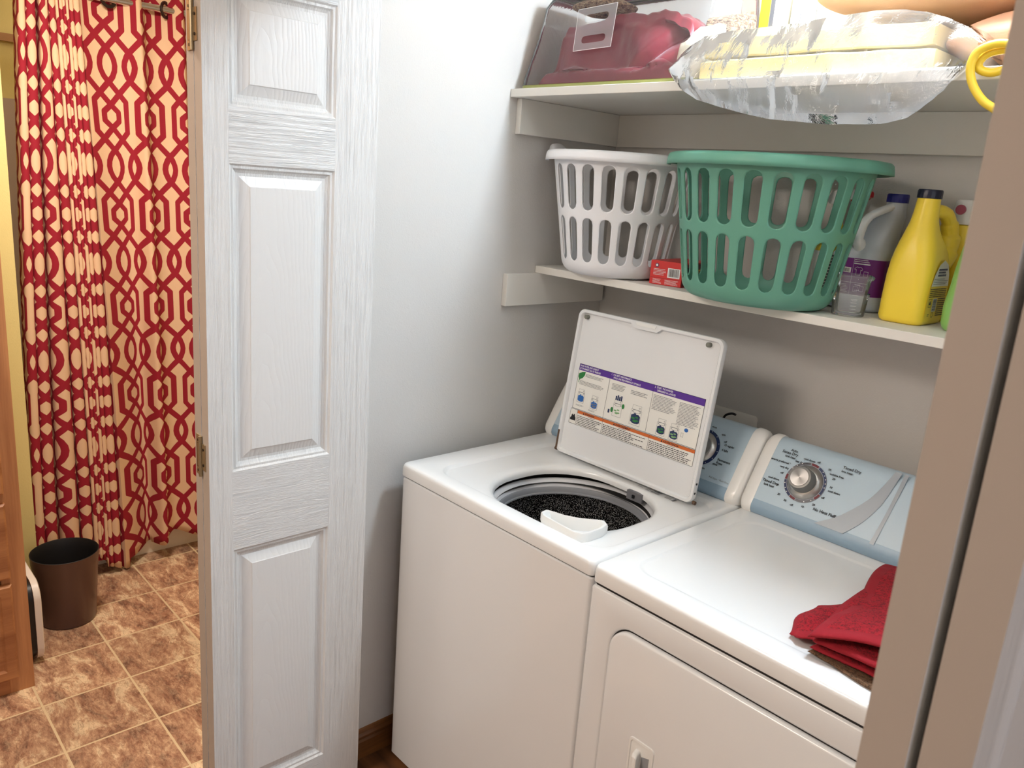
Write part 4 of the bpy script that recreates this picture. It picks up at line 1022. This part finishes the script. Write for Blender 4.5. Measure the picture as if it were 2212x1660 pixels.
# vinyl zip bag with folded fabrics
r = thing('storage_bag', (-1.38, 1.70, ZU), 'clear vinyl storage bag with handle patch at the left of the upper shelf', 'bag')
mb = MB(); secs = []
bp = [(-1.688, .003), (-1.680, .035), (-1.668, .09), (-1.655, .15), (-1.64, .20), (-1.60, .235)]
def vsec(z, ins, hx, y0, y1): return rr(-1.403+ins*.6, (y0+y1)/2, hx, (y1-y0)/2, .03, ZU+z, 12)
S = [vsec(.010, 0, .284, 1.530, 1.790), vsec(.03, 0, .283, 1.534, 1.790), vsec(.07, .004, .278, 1.545, 1.788), vsec(.12, .008, .274, 1.556, 1.786), (vsec(.17, .010, .27, 1.565, 1.783)), vsec(.21, .010, .27, 1.575, 1.778), vsec(.235, .010, .25, 1.585, 1.77), vsec(.24, .01, .23, 1.60, 1.755)]
S2 = []
for s_ in S: S2.append([(x, y+.006*fn(x, y, z, 22, 3), z+.004*fn(x, y, z, 12, 8)) for x, y, z in s_])
build('vinyl_cover', MB().loft(S2, 'vinyl', False, True), r, smooth=70)
mb = MB(); rbox(mb, -1.688, -1.117, 1.530, 1.790, ZU+.0005, ZU+.0095, .03, 'piping_green', .002)
build('base_board', mb, r, smooth=40)['label'] = 'yellow-green bottom edge'
hmx = basis((-1.505, 1.541, ZU+.085), (1, .0, -.0), (-.12, .08, 1)); mb = MB()
pat = [(0, .0), (.125, .004), (.140, .105), (.012, .100)]
def ring4(P, m, mb, w): 
    c = Vector((sum(p[0] for p in P)/4, sum(p[1] for p in P)/4)); Q = [tuple(c+(Vector(p)-c)*(1-w)) for p in P]
    for i in range(4):
        j = (i+1) % 4; mb.add([hmx @ Vector((*q, .0008)) for q in (P[i], P[j], Q[j], Q[i])], [(0, 1, 2, 3)], m)
def patch_panel(mb):
    # sheet with two stadium slots, built as lofts from slot outline to its half of the sheet
    def lerp(a, b, k): return (a[0]+(b[0]-a[0])*k, a[1]+(b[1]-a[1])*k)
    L0, L1, R0, R1 = pat[0], pat[3], pat[1], pat[2]
    for k0, k1 in ((0, .5), (.5, 1)):
        q4 = [lerp(L0, L1, k0), lerp(R0, R1, k0), lerp(R0, R1, k1), lerp(L0, L1, k1)]
        def mp(u, v): a = lerp(q4[0], q4[1], u); b = lerp(q4[3], q4[2], u); return lerp(a, b, v)
        outer, inner = [], []
        RP = [(-1+i/6, -1) for i in range(12)]+[(1, -1+i/4) for i in range(8)]+[(1-i/6, 1) for i in range(12)]+[(-1, 1-i/4) for i in range(8)]
        for px, py in RP:
            X_, Y_ = px*.068, py*.026
            s = stadium(Y_, X_, .009, .042)
            outer.append(hmx @ Vector((*mp(.5+px/2, .5+py/2), 0))); inner.append(hmx @ Vector((*mp(.5+px/2*s, .5+py/2*s), 0)))
        mb.loft([outer, inner], 'vinyl_patch', False, False)
patch_panel(mb); ring4(pat, 'ink_white', mb, .025)
build('handle_patch', mb, r, smooth=0)['label'] = 'clear handle patch with two slots'
# fabrics inside
def drape(name, x0, x1, y0, y1, z0, hfun, m, label, cat, nx=70, ny=36, seed=1, wr=.006, ydisp=None):
    """closed folded-cloth mound: height field on a rounded footprint, flat underneath"""
    mb = MB(); V_ = {}; vs = []
    for j in range(ny+1):
        for i in range(nx+1):
            u, v = i/nx, j/ny; x = x0+(x1-x0)*u; y = y0+(y1-y0)*v
            e = min(1, min(u, 1-u)/.06)*min(1, min(v, 1-v)/.07); e = sqrt(max(0, 1-(1-e)**2))
            h = hfun(x, y, u, v)*e + wr*e*(fn(x, y, 0, 16, seed)+.5*fn(x, y, 0, 40, seed+4))
            if ydisp: y += ydisp(x, h, v)*e
            vs.append((x, y, z0+max(.0005, h)))
    n0 = len(vs)
    vs += [(x, y, z0) for x, y, z in vs[:n0]]
    W1 = nx+1; fs = []
    for j in range(ny):
        for i in range(nx):
            a = j*W1+i; fs.append((a, a+1, a+W1+1, a+W1)); fs.append((n0+a, n0+a+W1, n0+a+W1+1, n0+a+1))
    for i in range(nx):
        fs.append((i, n0+i, n0+i+1, i+1)); a = ny*W1+i; fs.append((a, a+1, n0+a+1, n0+a))
    for j in range(ny):
        a = j*W1; fs.append((a, a+W1, n0+a+W1, n0+a)); a = j*W1+nx; fs.append((a, n0+a, n0+a+W1, a+W1))
    mb.add(vs, fs, m); o = build(name, mb, smooth=80); tag(o, label, cat); return o
def h1(x, y, u, v):
    # layered front: a low step then a steep pile with diagonal folds
    base = .036 if v < .14 else .036+(.128)*min(1, (v-.14)/.26)
    left = 1-.12*max(0, .25-u)/.25
    ridge = .020*max(0, 1-abs((x+1.27)+(.9*(y-1.60)))/.05)**.7
    fold_ = .007*sin(30*(x+1.4*y))*min(1, v/.2)+.010*max(0, sin(11*(x-.8*y)+1))*min(1, v/.15)
    return base*left*(1-.25*max(0, u-.85)/.15)+ridge*min(1, v/.08)+fold_
drape('folded_fabric', -1.660, -1.210, 1.572, 1.772, ZU+.0105, h1, 'burgundy', 'shiny burgundy fabric folded inside the clear vinyl bag', 'fabric', 110, 80, 3, .007,
      lambda x, h, v: (.030*max(0, 1-abs((x+1.345)-(h-.03)*1.0)/.045)**1.5 if v < .35 and h > .03 else 0)+(.012*sin(26*(x+.6*h)+6*h*20*.05) if v < .35 and h > .04 else 0)+(.006 if v < .35 and h > .037 else 0))
def h2(x, y, u, v): return .070+.03*sin(9*u+3*v)+.06*v
drape('knit_fabric', -1.208, -1.130, 1.66, 1.772, ZU+.0105, lambda x, y, u, v: .145+.03*v, 'knit', 'brown and tan mottled knit fabric at the right inside the vinyl bag', 'fabric', 24, 36, 6, .010)
drape('white_cloth', -1.208, -1.130, 1.572, 1.652, ZU+.0105, lambda x, y, u, v: .075+.055*v, 'cloth_white', 'crumpled cream cloth at the lower right inside the vinyl bag', 'cloth', 30, 30, 8, .012)
o = cushion('knit_fabric', (-1.535, 1.68, ZU+.214), (.085, .07, .020), None, 'knit', wr=.008, seed=12); tag(o, 'brown and tan mottled knit fabric lying on the burgundy pile', 'fabric')
# packaged textiles behind the foam
r = thing('textile_package', (-1.15, 1.87, ZU), 'printed cream and yellow textile package standing at the back of the upper shelf', 'package')
mb = MB(); rbox(mb, -1.222, -1.100, 1.820, 1.930, ZU+.0005, ZU+.26, .012, 'cream_sheet', .004); build('package_body', mb, r, smooth=40)
pm = basis((-1.214, 1.8195, ZU+.03), (1, 0, 0), (0, 0, 1)); D = MB()
rect(D, pm, 0, .045, .10, .22, 'pillow_tan'); rect(D, pm, 0.002, .05, .04, .13, 'ink_white', .0003); rect(D, pm, .052, .078, 0, .22, 'ink_yellow', .0002); rect(D, pm, .079, .090, 0, .22, 'ink_gray', .0002)
rect(D, pm, .026, .036, .150, .170, 'trim_tan', .0004)
for k in range(7): rect(D, pm @ Matrix.Rotation(radians(20), 4, 'Z'), .058+.008*(k % 2), .075+.01*(k % 2), .02+.022*k, .0212+.022*k, 'trim_tan', .0004)
build('printed_front', D, r, smooth=0)
r = thing('linen_stack', (-1.04, 1.89, ZU), 'white leaflet-wrapped linen roll next to the printed package', 'linen')
mb = MB(); rbox(mb, -1.094, -1.030, 1.830, 1.93, ZU+.0005, ZU+.24, .02, 'plastic_white', .004); build('wrapper', mb, r, smooth=40)
mb = MB(); rbox(mb, -1.028, -1.004, 1.836, 1.92, ZU+.0005, ZU+.22, .01, 'cloth_white', .004); build('cloth_edge', mb, r, smooth=40)
D = MB(); pm = basis((-1.075, 1.8295, ZU+.14), (1, 0, 0), (0, 0, 1)); rect(D, pm, .014, .0155, 0, .06, 'ink_gray'); rect(D, pm, .006, .008, 0, .002, 'ink_gray'); build('print_line', D, r, smooth=0)
# yellow cord loops
P = [(-.36, 1.60, ZU+.012), (-.42, 1.53, ZU+.014), (-.470, 1.495, 1.918), (-.500, 1.488, 1.924), (-.522, 1.487, 1.921), (-.537, 1.486, 1.910), (-.541, 1.486, 1.888), (-.532, 1.486, 1.862), (-.513, 1.486, 1.838), (-.492, 1.486, 1.824), (-.463, 1.486, 1.806), (-.430, 1.488, 1.80), (-.39, 1.49, 1.83), (-.37, 1.497, 1.895), (-.38, 1.520, ZU+.012), (-.42, 1.528, ZU+.014), (-.475, 1.503, 1.917), (-.505, 1.500, 1.916), (-.524, 1.499, 1.911), (-.534, 1.499, 1.899), (-.531, 1.499, 1.888), (-.514, 1.500, 1.882), (-.494, 1.500, 1.886), (-.46, 1.501, 1.897), (-.43, 1.53, ZU+.009), (-.35, 1.62, ZU+.009)]
o = build('yellow_cord', MB().tube(smoothpath(P), .0068, 'cord_yellow', 12), smooth=60); tag(o, 'coiled yellow cord hanging over the right end of the upper shelf', 'cord')

# ------------------------------------------------------------------ towels on the dryer
ZD = .9148
def towel(name, corners, thick, mtl, label, hf, seed=1, nx=70, ny=60, hemw=.04, parent=None, cat='towel'):
    """folded towel: bilinear footprint with height function; top skin, underside, rolled edge"""
    mb = MB(); A, B, C_, D_ = [Vector(p) for p in corners]   # A front-left, B front-right, C back-right, D back-left
    top, bot = [], []
    for j in range(ny+1):
        for i in range(nx+1):
            u, v = i/nx, j/ny; p = (A*(1-u)+B*u)*(1-v)+(D_*(1-u)+C_*u)*v; p = p+Vector((.007*sin(v*7+seed)*(1-u)+.004*fn(v, u, seed, 3), .004*sin(u*8+seed)*(1-v), 0))
            e = min(u, 1-u, v, 1-v)*min((B-A).length, (D_-A).length); e = min(1, e/(thick*.8)); e = sqrt(max(0, 1-(1-e)**2))
            z = p.z+hf(u, v)+.0022*fn(p.x, p.y, 0, 30, seed)*e
            top.append((p.x, p.y, z+thick*(.5+.5*e))); bot.append((p.x, p.y, z+thick*(.5-.5*e)))
    vs = top+bot; n0 = len(top); W1 = nx+1
    def hem(i, j): 
        u, v = (i+.5)/nx, (j+.5)/ny; return min(u, v, 1-u) < hemw
    ftop = [(j*W1+i, j*W1+i+1, (j+1)*W1+i+1, (j+1)*W1+i) for j in range(ny) for i in range(nx) if not hem(i, j)]
    fhem = [(j*W1+i, j*W1+i+1, (j+1)*W1+i+1, (j+1)*W1+i) for j in range(ny) for i in range(nx) if hem(i, j)]
    fb = [tuple(n0+k for k in f[::-1]) for f in ftop+fhem]
    ed = []
    for i in range(nx): ed.append((i, n0+i, n0+i+1, i+1)); a = ny*W1+i; ed.append((a, a+1, n0+a+1, n0+a))
    for j in range(ny): a = j*W1; ed.append((a, a+W1, n0+a+W1, n0+a)); a = j*W1+nx; ed.append((a, n0+a, n0+a+W1, a+W1))
    hm_ = 'towel_hem' if mtl == 'terry_red' else mtl
    b0 = len(mb.v); mb.v += vs
    for fs, m in ((ftop, mtl), (fhem, hm_), (fb, mtl), (ed, hm_)):
        k = mb.mat(m)
        for f in fs: mb.f.append([b0+q for q in f]); mb.mi.append(k)
    me_ob = build(name, mb, parent, smooth=80)
    bm = bmesh.new(); bm.from_mesh(me_ob.data); bmesh.ops.remove_doubles(bm, verts=bm.verts, dist=.00005); bm.to_mesh(me_ob.data); bm.free()
    if not parent: tag(me_ob, label, cat)
    return me_ob
towel('washcloth', [(-.526, 1.222, ZD), (-.27, 1.196, ZD), (-.25, 1.44, ZD), (-.515, 1.46, ZD)], .0055, 'terry_brown', 'brown washcloth at the bottom of the folded towels on the dryer', lambda u, v: 0.0)
z1_ = ZD+.0062
towel('hand_towel', [(-.512, 1.231, z1_), (-.275, 1.215, z1_), (-.25, 1.45, z1_), (-.500, 1.455, z1_)], .007, 'terry_red', 'flat dark red towel between the brown washcloth and the upper red towel', lambda u, v: .001+.003*sin(3*u+2*v)**2, 5)
tw = thing('hand_towel', (-.42, 1.45, ZD), 'dark red terry towel draped in folds on top of the towel pile', 'towel')
z2_ = z1_+.011
towel('folded_layer', [(-.522, 1.222, z2_+.002), (-.27, 1.235, z2_+.004), (-.23, 1.66, z2_+.006), (-.566, 1.60, z2_-.004)], .010, 'terry_red', None, lambda u, v: .014*sin(pi*min(1, u*1.3))*sin(pi*min(1, .15+v)), 8, parent=tw)
towel('draped_layer', [(-.512, 1.216, z2_+.012), (-.27, 1.262, z2_+.026), (-.22, 1.70, z2_+.030), (-.572, 1.655, z2_-.008)], .009, 'terry_red', None, lambda u, v: .028*sin(pi*min(1, .05+u*1.4)*.62)*(.35+.65*sin(pi*min(1, .1+v)))+.006*sin(9*v+4*u), 11, hemw=.07, parent=tw)
towel('towel_corner', [(-.573, 1.243, ZD+.0005), (-.515, 1.240, z1_+.008), (-.53, 1.43, z2_), (-.590, 1.385, ZD+.0005)], .008, 'terry_red', None, lambda u, v: .010*sin(pi*u)*sin(pi*v), 14, nx=30, ny=40, hemw=.09, parent=tw)
mb = MB().box(-.548, -.535, 1.428, 1.432, z2_-.006, z2_+.006, 'ink_white'); build('care_label', mb, tw, smooth=0)

# ------------------------------------------------------------------ bathroom
# tall oak cabinet
r = thing('linen_cabinet', (-2.85, -.1, 0), 'tall oak bathroom cabinet with raised panel fronts at the left edge', 'cabinet')
CX = -2.58; cy1 = .466
build('cabinet_body', MB().box(-3.118, CX-.018, -.55, cy1, 0, 2.13, 'oak_v'), r, bevel=.001, smooth=0)
mb = MB().box(CX-.0175, CX, .40, cy1, 0, 2.13, 'oak_v'); mb.box(CX-.0175, CX, -.55, -.48, 0, 2.13, 'oak_v')
for za, zb in ((0, .055), (.385, .408), (.633, .655), (.90, .925), (1.5, 1.54), (2.08, 2.13)): mb.box(CX-.0175, CX-.0002, -.48, .40, za, zb, 'oak_h')
build('face_frame', mb, r, bevel=.0008, smooth=0)
def rfront(name, z0, z1, m='oak_h'):
    y0, y1 = -.485, .424; mb = MB()
    def s(i, x): return [(CX+x, y0+i, z0+i), (CX+x, y1-i, z0+i), (CX+x, y1-i, z1-i), (CX+x, y0+i, z1-i)]
    mb.loft([s(0, .0003), s(0, .012), s(.006, .018), s(.030, .018), s(.034, .015), s(.038, .013), (s(.044, .013)), s(.075, .0195)], m)
    return build(name, mb, r, smooth=0)
for z0, z1 in ((.055, .372), (.392, .632), (.662, .90), (.93, 1.50), (1.545, 2.08)): rfront('drawer_front' if z1 < .95 else 'cabinet_door', z0, z1)
# bathroom scale on its side against the cabinet
r = thing('bathroom_scale', (-2.83, .50, 0), 'bathroom scale with white rim and black back standing against the cabinet', 'bathroom scale')
def prr(y, hx=.145, hz=.14, cxx=-2.835, e=0): return [(x, y, z) for x, z, _ in rr(cxx, .1455, hx-e, hz-e, .055, 0, 6)]
build('platform', MB().loft([prr(.502), prr(.5025), prr(.520), prr(.523, e=.003)], 'scale_white'), r, smooth=40)
build('scale_back', MB().loft([prr(.469, e=.012), prr(.471, e=.006), prr(.5015, e=.006)], 'scale_black'), r, smooth=40)
# wastebasket
r = thing('wastebasket', (-2.945, .655, 0), 'round dark bronze wastebasket standing beside the oak cabinet', 'wastebasket')
mb = MB().lathe([(.080, .002), (.084, .000), (.0885, .004), (.090, .01), (.106, .225), (.108, .232), (.1085, .262), (.1095, .265)], (-2.945, .655, 0), 'trash_brown', 72, cap0=True, cap1=False)
build('outer_wall', mb, r, smooth=40)
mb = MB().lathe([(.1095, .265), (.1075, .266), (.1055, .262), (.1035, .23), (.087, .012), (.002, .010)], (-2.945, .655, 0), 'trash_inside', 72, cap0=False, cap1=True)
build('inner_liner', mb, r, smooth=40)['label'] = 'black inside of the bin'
# bathtub
r = thing('bathtub', (-3.62, 1.38, 0), 'white bathtub behind the patterned shower curtain', 'bathtub')
mb = MB().loft([rr(-3.650, 1.382, .345, .775, .02, 0, 8), rr(-3.650, 1.382, .347, .775, .02, .38, 8), rr(-3.650, 1.382, .343, .772, .02, .395, 8), rr(-3.650, 1.382, .28, .70, .10, .395, 8), rr(-3.650, 1.382, .26, .68, .12, .36, 8), rr(-3.650, 1.382, .22, .62, .14, .08, 8), rr(-3.650, 1.382, .18, .56, .12, .06, 8)], 'tub_enamel')
build('tub_shell', mb, r, smooth=40)
build('wall_surround', MB().box(-3.9985, -3.992, .61, 2.155, .396, 1.835, 'surround').box(-3.99, -3.27, 2.150, 2.1585, .396, 1.835, 'surround'), r, smooth=0)
# curtain rod
mb = MB().tube([(-3.222, .606, 2.168), (-3.222, 2.158, 2.168)], .0125, 'chrome', 24)
mb.tube([(-3.222, .606, 2.168), (-3.222, .614, 2.168)], .028, 'chrome', 24)
o = build('curtain_rod', mb, smooth=40); tag(o, 'chrome shower rod through the curtain grommets', 'curtain rod')
# shower curtain ---------------------------------------------------------
# the left third is gathered into tube-like pleats, the rest hangs nearly flat
WT = [.022, .029, .024, .018, .011, .010, .010, .010, .013, .020]
WB = [.034, .044, .072, .044, .014, .012, .012, .012, .016, .032]
CC = [.50, 2.0, 3.2, 4.0, 5.3, 6.0, 7.1, 8.3, 9.0, 10.0]       # cloth repeat at each ridge centre
def pleats(W_, y0, depthmax, x0):
    P_ = []; y = y0
    for w in W_:
        r_ = w*.47; dep = min(depthmax, max(.02, (PH-pi*r_)/2))
        P_.append((y+.0, x0-dep-r_))
        for q in (.5, .15): P_.append((y+w*.03, x0-dep*q-r_))
        for k in range(11):
            a = pi-pi*k/10; P_.append((y+w/2+r_*cos(a), x0-r_+r_*sin(a)))
        for q in (.15, .5): P_.append((y+w*.97, x0-dep*q-r_))
        y += w+(.009 if len(P_) == 32 else 0)
    P_.append((y, x0-.03)); return P_, y
PT, yt_e = pleats(WT, .688, .060, .030); PB, yb_e = pleats(WB, .616, .055, .034)
per = 16; cl = []
def seglen(P_, i): return sqrt((P_[i+1][0]-P_[i][0])**2+(P_[i+1][1]-P_[i][1])**2)
def centre_off(i0):   # mean arc position of each of the 16 pleat samples relative to the ridge centre
    out = []
    for P_ in (PT, PB):
        a = [0]
        for k in range(per): a.append(a[-1]+seglen(P_, i0+k))
        mid_ = (a[8]); out.append([v-mid_ for v in a])
    return [(p+q)/2 for p, q in zip(*out)]
for k in range(len(WT)):
    co = centre_off(k*per)
    for q in range(per): cl.append(CC[k]*PH+co[q])
CPF = [(.866, .006, .930, .03), (.900, -.010, .985, -.015), (.945, -.018, 1.028, -.050), (.990, -.012, 1.048, -.062), (1.030, .004, 1.062, -.045), (1.060, .020, 1.080, .022), (1.078, .004, 1.100, .030), (1.095, -.022, 1.112, .000), (1.130, -.028, 1.150, -.018), (1.165, -.016, 1.190, -.012), (1.195, .018, 1.225, .012), (1.215, .022, 1.245, .020), (1.235, -.010, 1.27, -.02), (1.28, -.03, 1.31, -.02), (1.33, .02, 1.35, .02), (1.39, -.03, 1.41, -.03), (1.45, .02, 1.46, .02)]
ft = smoothpath([(a, b, 0) for a, b, c, d in CPF], 8); fbm = smoothpath([(c, d, 0) for a, b, c, d in CPF], 8)
top = [Vector((a, b, 0)) for a, b in PT[:-1]]+ft; bot = [Vector((a, b, 0)) for a, b in PB[:-1]]+fbm
mid = [(p+q)/2 for p, q in zip(top, bot)]
sk = list(cl); arc_ = [0]
for i in range(1, len(ft)): arc_.append(arc_[-1]+((ft[i]-ft[i-1]).length))
i_col = min(range(len(ft)), key=lambda i: abs(ft[i].x-.944))       # a diamond column hangs here
base_ = 11.0*PH-arc_[i_col]
sk += [base_+a for a in arc_]
mb = MB(); NZ = 70; zt = 2.235; n = len(mid); vs = []; uvs = []
for j in range(NZ+1):
    v = j/NZ
    for i in range(n):
        y_ = mid[i].y
        vq = 1-(1-v)**1.5; p = top[i]*(1-vq)+bot[i]*vq
        yy = p.x
        hem_ = .052+.022*sin(yy*23+1.2)+(.045 if 1.09 < yy else 0)*min(1, (yy-1.09)/.05 if yy > 1.09 else 0)
        if .86 < yy < .95: hem_ -= .030
        if .95 < yy < 1.06: hem_ += .01
        z = zt+(hem_-zt)*v
        w = .004*fn(yy*3, z*.8, 0, 4, 6)*(.3+v)
        vs.append((-3.222+p.y+w, yy, z)); uvs.append((sk[i], (z-1.952)))
fs = [(j*n+i, j*n+i+1, (j+1)*n+i+1, (j+1)*n+i) for j in range(NZ) for i in range(n-1)]
mb.add(vs, fs, 'trellis', uvs)
cur = build('shower_curtain', mb, smooth=80, solid=.0012); tag(cur, 'red and cream trellis-patterned shower curtain bunched at the left', 'shower curtain')
for gy, gx, an in ((.965, -.008, 14), (1.012+.145, -.010, 40), (1.30, -.02, 20)):
    g = MB(); R = Matrix.Translation((-3.222+gx, gy, 2.168)) @ Matrix.Rotation(radians(an), 4, 'Z') @ Matrix.Rotation(radians(90), 4, 'Y')
    g.lathe([(.020, -.003), (.030, -.003), (.031, 0), (.030, .003), (.020, .003), (.019, 0), (.020, -.003)], (0, 0, .008), 'bronze', 32, cap0=False, cap1=False); g.xf(R)
    build('grommet', g, cur, smooth=50)['label'] = 'dark bronze grommet ring'
